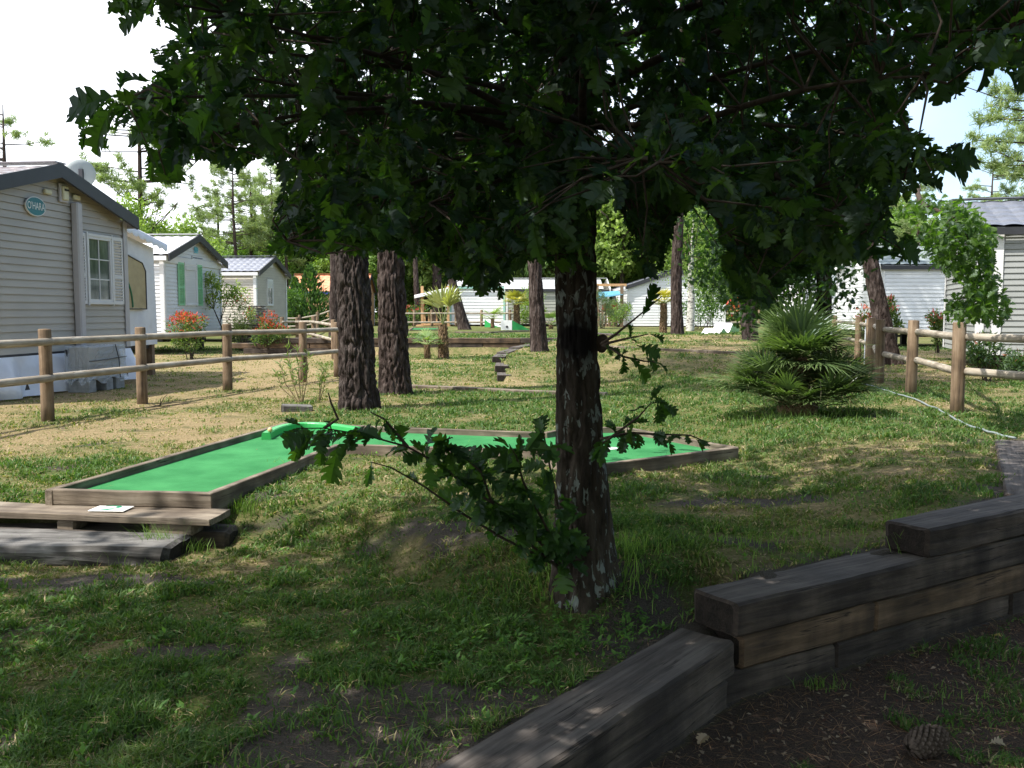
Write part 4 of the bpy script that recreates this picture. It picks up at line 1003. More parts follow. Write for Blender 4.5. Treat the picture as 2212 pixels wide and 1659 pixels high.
# ------------------------------------------------------------------ far mini golf obstacles
def prism(mb, prof, p0, ax, wid):
    """prof: (s, z) outline in the plane along ax (Vector), extruded by wid (Vector)"""
    n_ = len(prof); a = [p0 + ax * s + Vector((0, 0, z)) for s, z in prof]; b_ = [v + wid for v in a]
    mb.add(a + b_, [tuple(range(n_)), tuple(range(n_, 2 * n_))[::-1]] + [(i, n_ + i, n_ + (i + 1) % n_, (i + 1) % n_) for i in range(n_)])
zq = 0.47
r1 = at_z(1106, 713, zq); ax = Vector((0.82, -0.0 + 0.2, 0)).normalized(); wd = (at_z(1082, 713, zq) - r1); wd.z = 0
rp = thing('golf_ramp', 'wedge-shaped golf ramp with a white holed face and green side on the upper lawn', 'golf obstacle', r1)
mb = MB(); prism(mb, [(0, 0), (0.8, 0), (0.0, 0.42)], r1, ax, wd); mb.build('ramp_body', M['green_plastic'], rp)
fn = Vector((wd.y, -wd.x, 0)).normalized(); fn = fn if fn.y < 0 else -fn
mb = MB(); e = fn * 0.012
mb.add([r1 + e, r1 + wd + e, r1 + wd + e + Vector((0, 0, 0.42)), r1 + e + Vector((0, 0, 0.42)), r1, r1 + wd, r1 + wd + Vector((0, 0, 0.42)), r1 + Vector((0, 0, 0.42))], [(0, 1, 2, 3), (3, 2, 6, 7), (1, 5, 6, 2), (0, 3, 7, 4)]); rf_ = mb.build('white_face', M['white_paint'], rp)
mb = MB(); hcx = at_y(1096, 707.6, r1.y - 0.03); mb.lathe([(0, 0), (0.05, 0), (0.05, 0.01)], (0, 0, 0), 16, Matrix.Translation(r1 + wd * 0.45 + Vector((0, 0, 0.14)) + fn * 0.02) @ Matrix.Rotation(math.pi / 2, 4, 'X')); mb.build('ball_hole', M['under'], rf_)
q0 = at_z(1047, 706, zq - 0.02); q0 = Vector((q0.x, q0.y, 0.42)); ax = Vector((1, -0.3, 0)).normalized()
mb = MB(); pr_ = [(0, 0), (1.0, 0)] + [(1.0 * (1 - (i / 10)) , 0.40 * (i / 10) ** 2 + 0.012) for i in range(11)]
prism(mb, pr_, q0, ax, Vector((0.25, 0.9, 0))); qp = thing('quarter_pipe', 'small curved golf quarter pipe, green sided with a white slope, left of the holed ramp', 'golf obstacle', q0); mb.build('pipe_body', M['green_plastic'], qp)
mb = MB(); top = [(s, z) for s, z in pr_[2:]]; vs = []
for s, z in top: vs += [q0 + ax * s + Vector((0.0, 0.03, z + 0.012)), q0 + ax * s + Vector((0.25, 0.87, z + 0.012))]
mb.add(vs, [(2 * i, 2 * i + 1, 2 * i + 3, 2 * i + 2) for i in range(len(top) - 1)], True); mb.build('white_slope', M['white_paint'], qp)
L_ = at_z(1519, 726.5, 0.45); R_w = at_z(1552, 727, 0.45); far = at_z(1597, 718.5, 0.45)
ax = (far - R_w); LW = ax.length; ax.normalize(); wd = L_ - R_w; wd.z = 0; wd = wd * 1.25
prw = [(0, 0.0)] + [(LW * i / 30, 0.03 + 0.30 * (i / 30) ** 0.8 + 0.13 * math.sin(i / 30 * 4 * math.pi - 0.7) * min(1, i / 6)) for i in range(31)] + [(LW, 0)]
wv = thing('wave_obstacle', 'white double-wave golf obstacle with green sides on the upper lawn right of the straight pines', 'golf obstacle', R_w)
mb = MB(); prism(mb, prw, R_w, ax, wd); mb.build('wave_side', M['green_plastic'], wv)
mb = MB(); vs = []
for s, z in prw[1:-1]: vs += [R_w + ax * s + Vector((0, 0, z + 0.015)) - wd * 0.0, R_w + ax * s + wd + Vector((0, 0, z + 0.015))]
mb.add(vs, [(2 * i, 2 * i + 2, 2 * i + 3, 2 * i + 1) for i in range(30)], True); mb.build('wave_top', M['white_paint'], wv)
# second and third lanes, low
def small_lane(label, pts, z):
    P4 = [at_z(px, py, z) for px, py in pts]; t = thing('mini_golf_lane', label, 'mini golf lane', P4[0])
    for i in range(len(P4)): sleeper('board', P4[i], P4[(i + 1) % len(P4)], 0.07, 0.14, M['board'], t, 400 + i, side=1, bev=0.006)
    mb = MB(); mb.add([v + Vector((0, 0, -0.045)) for v in P4], [tuple(range(len(P4)))]); mb.build('turf', M['turf'], t)
small_lane('distant narrow golf lane of faded green turf left of the straight pine', [(1500, 744), (1566, 741), (1420, 727), (1352, 728)], 0.48)
small_lane('distant golf lane with grey boards at the left of the upper lawn', [(882, 712), (960, 711), (955, 707), (890, 707)], 0.5)

# ------------------------------------------------------------------ pine cone and litter
cone = at_z(2000, 1628, -0.42)
mb = MB()
ax_c = Vector((0.9, 0.35, 0.12)).normalized(); Mq = ax_c.to_track_quat('Z', 'Y').to_matrix().to_4x4(); Mq.translation = cone + Vector((-0.08, -0.02, 0.03))
for i in range(150):
    t = i / 150; a = i * 2.39996; r = 0.045 * math.sin(math.pi * (0.12 + 0.83 * t)) ** 0.7; z = 0.17 * t
    d = Vector((math.cos(a), math.sin(a), 0)); s = Vector((-d.y, d.x, 0)); c = d * r * 0.5 + Vector((0, 0, z)); tip = d * (r + 0.014) + Vector((0, 0, z + 0.012))
    w = 0.009
    mb.add([Mq @ v for v in (c - s * w * 0.6, c + s * w * 0.6, tip + s * w, tip - s * w, tip + d * 0.004 + Vector((0, 0, 0.008)), c + Vector((0, 0, 0.008)))], [(0, 1, 2, 3), (3, 2, 4), (0, 3, 4, 5), (1, 5, 4, 2)])
o = mb.build('pine_cone', noisy('pine_cone_scales', (0.04, 0.03, 0.024), (0.15, 0.12, 0.1), scale=60, rough=0.9)); tag(o, 'large open pine cone lying on the ground below the timber wall', 'pine cone')
#SPLIT2

# ------------------------------------------------------------------ vegetation tools
def unit(a): return a / np.maximum(1e-9, np.linalg.norm(a, axis=-1, keepdims=True))
def frames(ax, nrm):
    x = unit(ax); z = nrm - (nrm * x).sum(-1, keepdims=True) * x; z = unit(z); y = np.cross(z, x)
    return np.stack([x, y, z], -1)       # columns
def inst(TV, TF, pos, R, scale, col):
    """template verts, faces -> many copies"""
    N = len(pos); V = np.einsum('nij,vj->nvi', R, TV) * np.asarray(scale).reshape(-1, 1, 1) + pos[:, None, :]
    F = (TF[None] + (np.arange(N) * len(TV))[:, None, None]).reshape(-1, TF.shape[1])
    Cc = np.repeat(col[:, None, :], len(TV), 1)
    return V.reshape(-1, 3), F, Cc.reshape(-1, 3)
def merge(parts):
    V, F, Cc = [], [], []; b = 0
    for v, f, c in parts:
        V.append(v); F.append(f + b); Cc.append(c); b += len(v)
    return np.concatenate(V), np.concatenate(F), np.concatenate(Cc)
def rdir(n, rng=RNG):
    return unit(rng.normal(size=(n, 3)))
# lobed oak leaf
st = [(0, .004, 0), (.12, .012, 0), (.17, .05, .01), (.23, .15, .03), (.27, .16, .06), (.32, .06, .0), (.40, .20, .04), (.46, .25, .09), (.51, .10, .0), (.59, .26, .04), (.67, .32, .09), (.71, .14, .0), (.79, .25, .04), (.86, .24, .08), (.89, .10, .0), (.95, .11, .02), (1.0, .03, 0)]
OV = []; OF = []
for i, (x, w, dx) in enumerate(st):
    zc = 0.06 * math.sin(x * 2.6) - 0.16 * x * x
    OV += [(x, 0, zc), (x + dx, w, zc + 0.22 * w + 0.02 * math.sin(i * 2.5)), (x + dx, -w, zc + 0.22 * w - 0.02 * math.sin(i * 2.1))]
for i in range(len(st) - 1):
    a = i * 3; OF += [(a, a + 3, a + 4, a + 1), (a + 3, a, a + 2, a + 5)]
OV = np.array(OV); OF = np.array(OF)
RV = np.array([(0, 0, 0), (.45, .3, .07), (1, 0, -.08), (.45, -.3, .07)]); RF = np.array([(0, 3, 2, 1)])   # simple leaf
LV6 = np.array([(0, .0, 0), (.3, .2, .06), (.75, .16, 0), (1, 0, -.08), (.75, -.16, 0), (.3, -.2, .06)]); LF6 = np.array([(0, 5, 2, 1), (5, 4, 3, 2)])
LV6 = np.array([(0, -.02, 0), (0, .02, 0), (.45, -.2, .03), (.45, .2, .03), (1, -.02, -.1), (1, .02, -.1)]); LF6 = np.array([(0, 2, 3, 1), (2, 4, 5, 3)])

def lerpc(a, b, t): return np.array(a)[None] * (1 - t[:, None]) + np.array(b)[None] * t[:, None]

def trunk_mesh(pts, rad, nseg=72, step=0.03, amp=0.02, fu=9.0, fv=3.0, seed=0, root=0.0, zstop=None):
    """tapering trunk with bark ridges modelled in the surface"""
    pts = np.array(pts, float); rad = np.array(rad, float)
    s = np.concatenate([[0], np.cumsum(np.linalg.norm(np.diff(pts, axis=0), axis=1))]); n = max(8, int(s[-1] / step))
    t = np.linspace(0, s[-1], n)
    # smooth interpolation
    def ip(a):
        r = np.interp(t, s, a); k = max(1, int(0.25 / step)); w = np.ones(2 * k + 1) / (2 * k + 1)
        e = np.concatenate([np.full(k, r[0]) + (np.arange(-k, 0)) * (r[1] - r[0]), r, np.full(k, r[-1]) + np.arange(1, k + 1) * (r[-1] - r[-2])])
        return np.convolve(e, w, 'valid')
    cx, cy, cz, rr = ip(pts[:, 0]), ip(pts[:, 1]), ip(pts[:, 2]), np.interp(t, s, rad)
    th = np.linspace(0, 2 * np.pi, nseg, endpoint=False)
    T, TH = np.meshgrid(t, th, indexing='ij'); Rr = rr[:, None]
    ux, uy = np.cos(TH), np.sin(TH)
    wx = fbm(ux * 2 + seed, uy * 2, T * 1.2, seed=seed + 50, octv=2) * 1.0
    a = fbm(ux * Rr * fu * 2 + wx, uy * Rr * fu * 2 + seed * 7.3, T * fv, seed=seed, octv=3)
    b_ = fbm(ux * Rr * fu * 5, uy * Rr * fu * 5 + seed, T * fv * 3.2, seed=seed + 9, octv=3)
    rid = 1 - np.abs(2 * a - 1) * 3.2
    big = fbm(ux * 0.9 + seed, uy * 0.9, T * 0.8, seed=seed + 31, octv=2) - 0.5
    disp = amp * (-1.1 * np.clip(rid, 0, 1) ** 1.5 + 0.8 * (b_ - 0.5)) + Rr * 0.16 * big
    fl = root * np.exp(-T / 0.28) * (0.6 + 0.8 * vnoise(ux * 2.2 + seed, uy * 2.2, seed=seed + 3))
    R2 = Rr + disp + fl
    V = np.stack([cx[:, None] + ux * R2, cy[:, None] + uy * R2, cz[:, None] + 0 * T], -1).reshape(-1, 3)
    i = np.arange(n - 1)[:, None] * nseg; j = np.arange(nseg)[None]; j2 = (j + 1) % nseg
    F = np.stack([i + j, i + j2, i + nseg + j2, i + nseg + j], -1).reshape(-1, 4)
    return V, F

# ------------------------------------------------------------------ the big oak in front
OAKZ = gz(0.36, 4.56)
def ok(px, py, Y=4.56): return at_y(px, py, Y)
tp = [ok(1271, 1345), ok(1270, 1290), ok(1265, 1180), ok(1258, 1050), ok(1251, 900), ok(1245, 700), ok(1243, 500), ok(1243, 300), ok(1246, 100)]
px_r = [0.182, 0.166, 0.146, 0.130, 0.112, 0.104, 0.101, 0.093, 0.086]
tp += [Vector((0.34, 4.48, 3.4)), Vector((0.42, 4.5, 4.4)), Vector((0.4, 4.55, 5.6))]; px_r += [0.075, 0.055, 0.03]
oak = thing('oak_tree', 'dark oak in front with a lichen-spotted trunk and large lobed leaves filling the top', 'oak tree', (tp[1].x, tp[1].y, OAKZ))
V, F = trunk_mesh([tuple(p) for p in tp], px_r, nseg=110, step=0.018, amp=0.016, fu=11, fv=4.0, seed=4, root=0.05)
obj_np('trunk', V, F, M['oak_bark'], oak, smooth=True)
# burnt scar and knots on the trunk
for px, py, r in ((1300, 742, 0.032), (1232, 930, 0.016), (1262, 985, 0.014), (1215, 1090, 0.014)):
    q = ok(px, py, 4.56 - (0.03 if r > .03 else 0.10)); bm = bmesh.new(); bmesh.ops.create_icosphere(bm, subdivisions=3, radius=r); bm.verts.index_update(); mb = MB()
    mb.add([Vector((v.co.x * 1.0, v.co.y * 0.8, v.co.z * 1.4)) * (0.85 + 0.4 * float(vnoise(np.array([v.co.x * 70]), np.array([v.co.y * 70]), np.array([v.co.z * 70 + px]))[0])) + q for v in bm.verts], [[v.index for v in f.verts] for f in bm.faces], True); bm.free()
    mb.build('knot', M['twig'], oak)
SIL = np.array([(215, -500), (215, 0), (250, 40), (345, 35), (380, 75), (330, 100), (300, 120), (360, 150), (300, 180), (150, 235), (175, 335), (250, 330), (262, 262), (300, 300), (320, 395), (390, 400), (400, 355), (440, 345), (505, 375), (570, 340), (600, 400),
                (590, 470), (575, 545), (690, 560), (740, 540), (790, 560), (830, 545), (870, 560), (930, 572), (960, 600), (1040, 640), (1078, 645), (1095, 590), (1180, 560), (1200, 600), (1285, 600), (1290, 450), (1335, 425), (1352, 500), (1372, 590),
                (1400, 610), (1440, 570), (1462, 470), (1520, 440), (1545, 490), (1560, 590), (1600, 640), (1660, 665), (1720, 600), (1800, 575), (1880, 560), (1960, 570), (1990, 530), (1950, 480), (1900, 440), (1985, 425), (2110, 355), (2090, 310), (2000, 290), (1955, 225), (2010, 205), (2070, 235), (2110, 130), (2212, 195), (2700, 195), (2700, -500)], float)
def keep_leaves(pts_list, poly, near=1.5):
    k = None
    for P in pts_list:
        x, y, d = project(P)
        inframe = (d > 0.05) & (x > -60) & (x < 2270) & (y > -20) & (y < 1700)
        good = np.where(inframe, inpoly(x, y, poly) & (d > near), True)
        k = good if k is None else k & good
    return k
def oak_clusters(n, cen, rad, rng, rmin=0.3):
    d = rdir(n, rng); r = rng.uniform(rmin ** 2.2, 1, n) ** (1 / 2.2)
    return np.array(cen) + d * r[:, None] * np.array(rad)
rng = np.random.default_rng(5)
OC = np.array([0.5, 4.5, 3.95]); OR_ = np.array([2.95, 2.85, 3.1])
cl = oak_clusters(2600, OC, OR_, rng, 0.25)
low = cl[:, 2] < 3.1
cl = np.concatenate([cl[low], cl[~low][:1500]])
ex = rng.uniform([-2.1, 2.35, 1.5], [2.5, 6.6, 2.9], (2600, 3)); cl = np.concatenate([cl, ex])
ex = rng.uniform([-1.3, 3.2, 1.35], [1.7, 6.2, 1.95], (520, 3)); cl = np.concatenate([cl, ex])
# the branch reaching out over the right top corner
ex = rng.uniform([1.7, 3.0, 2.2], [3.4, 5.0, 3.2], (420, 3)); cl = np.concatenate([cl, ex])
x, y, d = project(cl)
inner = np.where((x > -500) & (x < 2690) & (y > -40) & (y < 1700), inpoly(x, y, SIL), True)
gap = fbm(cl[:, 0] * 1.9, cl[:, 1] * 1.9, cl[:, 2] * 1.9, seed=15, octv=2); cl = cl[inner & (d > 2.25) & ((gap > np.where((cl[:, 2] < 2.15) & (cl[:, 0] > .45), .47, np.where(cl[:, 0] > .9, .42, .35))) | (np.hypot(cl[:, 0] - .4, cl[:, 1] - 4.5) < 1.2))]
NL = 8; N = len(cl) * NL
c = np.repeat(cl, NL, 0)
tw = np.repeat(unit((cl - np.array([0.4, 4.5, 3.0])) * np.array([1, 1, .35]) + rdir(len(cl), rng) * 0.7), NL, 0)
pos = c + tw * rng.uniform(-0.10, 0.03, (N, 1)) + rng.normal(size=(N, 3)) * 0.012
ax_ = unit(tw * 0.45 + rdir(N, rng) * 0.9 + np.array([0, 0, -0.35])); nr_ = unit(rdir(N, rng) * 0.75 + np.array([0, 0, 1.0]))
sz = np.repeat(rng.uniform(0.8, 1.2, len(cl)), NL) * rng.uniform(0.062, 0.128, N)
kp = keep_leaves([pos, pos + ax_ * sz[:, None], pos + ax_ * sz[:, None] * 0.6 + np.cross(nr_, ax_) * sz[:, None] * 0.25, pos + ax_ * sz[:, None] * 0.6 - np.cross(nr_, ax_) * sz[:, None] * 0.25], SIL)
pos, ax_, nr_, sz = pos[kp], ax_[kp], nr_[kp], sz[kp]
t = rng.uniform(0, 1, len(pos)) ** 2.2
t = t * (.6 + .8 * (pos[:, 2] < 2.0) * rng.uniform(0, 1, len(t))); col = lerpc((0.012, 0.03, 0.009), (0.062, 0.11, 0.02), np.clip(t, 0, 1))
extra = []
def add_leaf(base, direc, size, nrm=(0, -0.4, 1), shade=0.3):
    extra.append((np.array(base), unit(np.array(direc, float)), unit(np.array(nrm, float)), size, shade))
# hanging leaves at the far left and drooping sprays (modelled one by one where they stand)
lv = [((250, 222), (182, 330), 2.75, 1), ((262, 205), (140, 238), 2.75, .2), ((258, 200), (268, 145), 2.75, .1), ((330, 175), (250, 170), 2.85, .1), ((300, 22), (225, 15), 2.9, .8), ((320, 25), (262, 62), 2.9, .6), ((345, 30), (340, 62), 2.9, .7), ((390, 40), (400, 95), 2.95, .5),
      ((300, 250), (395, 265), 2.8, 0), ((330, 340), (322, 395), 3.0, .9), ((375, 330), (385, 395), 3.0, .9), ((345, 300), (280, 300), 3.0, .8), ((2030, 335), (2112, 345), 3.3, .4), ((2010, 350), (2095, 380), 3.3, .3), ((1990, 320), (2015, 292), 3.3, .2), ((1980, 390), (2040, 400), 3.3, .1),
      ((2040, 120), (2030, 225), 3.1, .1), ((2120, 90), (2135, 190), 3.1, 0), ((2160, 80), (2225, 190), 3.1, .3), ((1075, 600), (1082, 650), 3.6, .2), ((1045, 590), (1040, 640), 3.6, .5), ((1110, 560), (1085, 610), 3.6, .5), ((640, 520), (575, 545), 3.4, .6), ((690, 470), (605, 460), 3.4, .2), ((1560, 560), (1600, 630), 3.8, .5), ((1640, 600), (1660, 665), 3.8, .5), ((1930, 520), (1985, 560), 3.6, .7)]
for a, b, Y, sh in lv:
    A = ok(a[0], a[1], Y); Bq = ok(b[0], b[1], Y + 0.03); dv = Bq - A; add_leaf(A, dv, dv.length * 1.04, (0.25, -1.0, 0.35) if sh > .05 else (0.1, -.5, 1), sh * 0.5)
# sprouts from the foot and from the scar: woody shoots in 3D with leaves along them
shoots = [  # list of (px, py, depth)
    [(1222, 1232, 4.40), (1120, 1120, 4.2), (1020, 1060, 4.05), (960, 1010, 3.95), (880, 965, 3.85), (790, 940, 3.75), (700, 925, 3.68), (640, 925, 3.62)],
    [(1222, 1228, 4.40), (1090, 1165, 4.2), (1000, 1110, 4.1), (915, 1050, 4.0), (845, 1010, 3.95), (800, 998, 3.9)],
    [(1225, 1225, 4.38), (1175, 1130, 4.2), (1130, 1040, 4.1), (1115, 985, 4.0), (1100, 960, 3.95)],
    [(1228, 1200, 4.38), (1205, 1090, 4.2), (1190, 1020, 4.1), (1175, 940, 4.05), (1165, 930, 4.0)],
    [(1120, 1120, 4.2), (1060, 1080, 4.1), (1040, 1020, 4.0), (1000, 985, 3.95), (950, 960, 3.9)],
    [(1222, 1240, 4.40), (1150, 1180, 4.25), (1100, 1130, 4.2), (1060, 1120, 4.1)],
    [(700, 925, 3.68), (730, 905, 3.68), (715, 870, 3.68), (709, 848, 3.68)],
    [(1300, 742, 4.36), (1330, 722, 4.25), (1370, 690, 4.15), (1430, 640, 4.05)],
    [(1302, 745, 4.36), (1320, 752, 4.25), (1345, 770, 4.15), (1390, 780, 4.1), (1415, 782, 4.1)],
    [(1302, 744, 4.36), (1350, 732, 4.2), (1400, 722, 4.1)],
    [(1292, 965, 4.36), (1340, 930, 4.2), (1380, 900, 4.1), (1408, 868, 4.05)],
    [(1298, 948, 4.36), (1360, 935, 4.2), (1420, 938, 4.1), (1490, 940, 4.0), (1515, 950, 3.98)],
    [(880, 965, 3.85), (860, 940, 3.8), (830, 905, 3.78), (800, 890, 3.78)]]
mb = MB()
def spray(sh, dens, size, rng, r0=0.008):
    P = [np.array(ok(*q)) for q in sh]; mb.tube([Vector(p) for p in P], list(np.linspace(r0, 0.0022, len(P))), 6)
    if not dens: return
    for i in range(len(P) - 1):
        if dens < 2 and i == 0: continue
        L = np.linalg.norm(P[i + 1] - P[i]); m_ = max(1, int(L * dens * 9))
        for k in range(m_):
            f = rng.random(); p = P[i] + (P[i + 1] - P[i]) * f; d = unit(P[i + 1] - P[i]) * 0.5 + rdir(1, rng)[0] * 0.85 + np.array([0, 0, -0.35])
            add_leaf(p, d, rng.uniform(0.7, 1.15) * size, rdir(1, rng)[0] * 0.6 + np.array([0, -0.35, 0.9]), rng.random() * 0.6)
r2 = np.random.default_rng(8)
for i, (sh, dn, szz) in enumerate(zip(shoots, (5.5, 1.2, 7.0, 5.0, 7.5, 4.0, 0, 0, 3.2, 1.6, 4.0, 3.2, 0.5), (.125, .10, .14, .14, .13, .12, .05, .03, .075, .055, .105, .09, .05))): spray(sh, dn, szz, r2)
for a, b, Y, sh in (((1360, 772), (1408, 825), 4.1, .5), ((1375, 745), (1425, 770), 4.1, .3), ((1405, 722), (1440, 735), 4.1, .2), ((1345, 765), (1350, 812), 4.12, .2), ((1430, 870), (1462, 895), 4.03, .2), ((1330, 925), (1310, 905), 4.2, .3), ((1395, 770), (1420, 800), 4.1, .4), ((1385, 690), (1418, 612), 4.1, .1), ((1360, 735), (1362, 700), 4.1, .3), ((1420, 868), (1425, 915), 4.05, .1), ((1410, 850), (1450, 905), 4.05, .3),
                    ((1440, 945), (1455, 985), 4.05, .2), ((1500, 945), (1523, 975), 3.98, .3), ((1375, 935), (1380, 975), 4.15, .2), ((660, 935), (630, 1000), 3.62, .9), ((700, 935), (690, 1010), 3.66, .5), ((735, 950), (708, 1055), 3.7, .6), ((650, 925), (610, 945), 3.62, .3)):
    A = ok(a[0], a[1], Y); Bq = ok(b[0], b[1], Y + 0.02); dv = Bq - A; add_leaf(A, dv, dv.length * 1.03, (0.2, -1.0, 0.4), sh)
# limbs
limb_pts = []
r3 = np.random.default_rng(12)
cand = cl[np.linalg.norm((cl - OC) / OR_, axis=1) > 0.78]; cand = cand[r3.permutation(len(cand))[:30]]
ends = [np.array(q) for q in cand] + [np.array(ok(270, 215, 2.75)), np.array(ok(420, 90, 2.95)), np.array(ok(2050, 350, 3.35)), np.array(ok(2190, 60, 3.1)), np.array(ok(620, 520, 3.4)), np.array(ok(1950, 540, 3.6)), np.array(ok(350, 320, 3.0)), np.array(ok(1650, 600, 3.8))]
for k, e in enumerate(ends):
    z0 = float(np.clip(e[2] + 0.25 * np.linalg.norm(e[:2] - np.array([0.34, 4.5])) - 0.9 + r3.uniform(-.2, .2), 1.95, 5.2)); z0 = max(z0, 2.15) if k >= 30 else z0
    s0 = np.array([0.31 + 0.02 * z0, 4.47, z0]); L = np.linalg.norm(e - s0); mid1 = s0 + (e - s0) * 0.35 + np.array([0, 0, 0.16 * L]) * r3.uniform(.2, 1) + r3.normal(size=3) * 0.06; mid2 = s0 + (e - s0) * 0.7 + np.array([0, 0, 0.12 * L]) * r3.uniform(.2, 1) + r3.normal(size=3) * 0.06
    bz = [s0 * (1 - f) ** 3 + mid1 * 3 * f * (1 - f) ** 2 + mid2 * 3 * f * f * (1 - f) + e * f ** 3 for f in np.linspace(0, 1, 12)]
    xx, yy, d_ = project(np.array(bz)); bad = (d_ > .3) & (xx > -400) & (xx < 2650) & (yy > -10) & (yy < 1700) & ~inpoly(xx, yy, SIL)
    if bad.any() or (np.array(bz)[:, 1] < 1.9).any():
        if k < 30: continue
        bz = bz[3:] if bad[:3].any() else bz
    mb.tube([Vector(q) for q in bz], list(np.linspace(0.022 if k < 30 else 0.016, 0.003, len(bz))), 7); limb_pts += bz
LP = np.array(limb_pts)
for q in cl:
    dd = np.linalg.norm(LP - q, axis=1); j = int(dd.argmin())
    if dd[j] < 0.55 and dd[j] > 0.05:
        a = LP[j]; m_ = (a + q) / 2 + r3.normal(size=3) * 0.035
        xx, yy, d_ = project(np.array([m_])); 
        if (0 < xx[0] < 2212 and 0 < yy[0] < 1659 and not inpoly(xx, yy, SIL)[0]): continue
        mb.tube([Vector(a), Vector(m_), Vector(q)], [0.005, 0.0035, 0.002], 4, caps=False)
mb.build('branches', M['twig'], oak)
if extra:
    e_pos = np.array([e[0] for e in extra]); e_ax = np.array([e[1] for e in extra]); e_n = np.array([e[2] for e in extra]); e_s = np.array([e[3] for e in extra]); e_t = np.array([e[4] for e in extra])
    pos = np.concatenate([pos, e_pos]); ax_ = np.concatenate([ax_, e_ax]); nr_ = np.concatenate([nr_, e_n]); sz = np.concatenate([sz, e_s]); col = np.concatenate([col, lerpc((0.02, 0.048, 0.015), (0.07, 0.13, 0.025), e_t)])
grp = rng.integers(0, 4, len(pos)); parts_ = []
for gi, (wy, cu, fo) in enumerate(((1.0, 0.0, 0.0), (0.82, -0.28, 0.35), (1.12, 0.12, -0.15), (0.7, -0.12, 0.75))):
    T = OV.copy(); T[:, 1] *= wy * (1 - .25 * fo); T[:, 2] += cu * T[:, 0] ** 2 + fo * np.abs(T[:, 1]) + 0.05 * np.sin(T[:, 0] * 9 + gi) * np.sign(T[:, 1]); k = grp == gi
    parts_.append(inst(T, OF, pos[k], frames(ax_[k], nr_[k]), sz[k], col[k]))
V, F, Cc = merge(parts_)
obj_np('crown', V, F, M['leaf'], oak, col=Cc)
print('oak leaves', len(pos))

# ------------------------------------------------------------------ unseen oak added beside the camera to cast the foreground shade, and one behind the palm
def oak_crown(cen, rad, ncl, leaf, nl, rng, tint=((0.035, 0.075, 0.018), (0.09, 0.16, 0.035)), poly=None, rmin=.4, TVF=(LV6, LF6), spread=0.14):
    q = oak_clusters(ncl, cen, rad, rng, rmin)
    c = np.repeat(q, nl, 0); n_ = len(c); p = c + rng.normal(size=(n_, 3)) * spread
    a = unit(rdir(n_, rng) + np.array([0, 0, -0.3])); nn = unit(rdir(n_, rng) * 0.8 + np.array([0, 0, 1.0])); s = rng.uniform(.7, 1.25, n_) * leaf
    if poly is not None:
        k = keep_leaves([p, p + a * s[:, None]], poly, 0.5); p, a, nn, s = p[k], a[k], nn[k], s[k]
    return q, inst(TVF[0], TVF[1], p, frames(a, nn), s, lerpc(tint[0], tint[1], rng.uniform(0, 1, len(p)) ** 1.6))
def limbs(mb, base, top, ends, rng, r0=0.05, taper=0.006):
    for e in ends:
        f = rng.uniform(0.45, 1.0); s0 = np.array(base) + (np.array(top) - np.array(base)) * f; e = np.array(e)
        m_ = (s0 + e) / 2 + rng.normal(size=3) * 0.15 + np.array([0, 0, 0.12 * np.linalg.norm(e - s0)])
        mb.tube([Vector(s0), Vector((s0 + m_) / 2 + Vector(rng.normal(size=3)) * 0.05), Vector(m_), Vector((m_ + e) / 2), Vector(e)], [r0, r0 * .75, r0 * .5, r0 * .3, taper], 6, caps=False)
r4 = np.random.default_rng(21)
t2 = thing('oak_tree', 'unseen oak added beside the viewer so its crown shades the near lawn', 'oak tree', (-4.3, -0.7, gz(-4.3, -0.7)))
V, F = trunk_mesh([(-4.3, -.7, -.5), (-4.25, -.6, 1.5), (-4.0, -.3, 4), (-3.7, .2, 7)], [.24, .2, .16, .07], 40, 0.06, 0.012, seed=8, root=.05); obj_np('trunk', V, F, M['oak_bark'], t2, smooth=True)
q, cr = oak_crown((-3.5, 0.7, 6.9), (4.8, 3.6, 2.6), 1700, 0.19, 8, r4, TVF=(LV6 * np.array([1, 1.6, 1]), LF6), spread=0.22)
obj_np('crown', cr[0], cr[1], M['farleaf'], t2, col=cr[2])
mb = MB(); limbs(mb, (-4.25, -.6, 2.5), (-3.7, .2, 7), q[:34], r4); mb.build('branches', M['twig'], t2)

t3 = thing('oak_tree', 'dark bushy oak behind the big palm with a branch tinted paler as if sunlit hanging to the right', 'oak tree', (4.75, 14.2, gz(4.75, 14.2)))
V, F = trunk_mesh([(4.7, 14.2, -.2), (4.75, 14.2, 1.5), (4.6, 14.1, 3.5), (4.7, 14.0, 6)], [.15, .12, .1, .04], 36, 0.05, 0.008, seed=9, root=.03); obj_np('trunk', V, F, M['oak_bark'], t3, smooth=True)
q1, cr1 = oak_crown((3.85, 14.3, 3.9), (1.65, 1.8, 2.85), 760, 0.11, 9, r4, tint=((0.022, 0.05, 0.014), (0.055, 0.11, 0.025)), TVF=(OV[::1], OF))
BR = np.array([(1940, 440), (2000, 425), (2060, 430), (2110, 455), (2150, 505), (2140, 560), (2150, 600), (2185, 655), (2175, 690), (2110, 692), (2060, 690), (2035, 660), (2060, 640), (2092, 640), (2075, 600), (2045, 585), (2010, 560), (1985, 520), (1960, 480)], float)
bx = r4.uniform([1940, 425, 8.4], [2190, 695, 9.7], (900, 3)); bx = bx[inpoly(bx[:, 0], bx[:, 1], BR)]
qx, crx = oak_crown((4.1, 14.4, 2.0), (1.25, 1.1, .95), 380, 0.11, 9, r4, tint=((0.018, 0.04, 0.012), (0.05, 0.095, 0.022)), TVF=(OV, OF), rmin=.1)
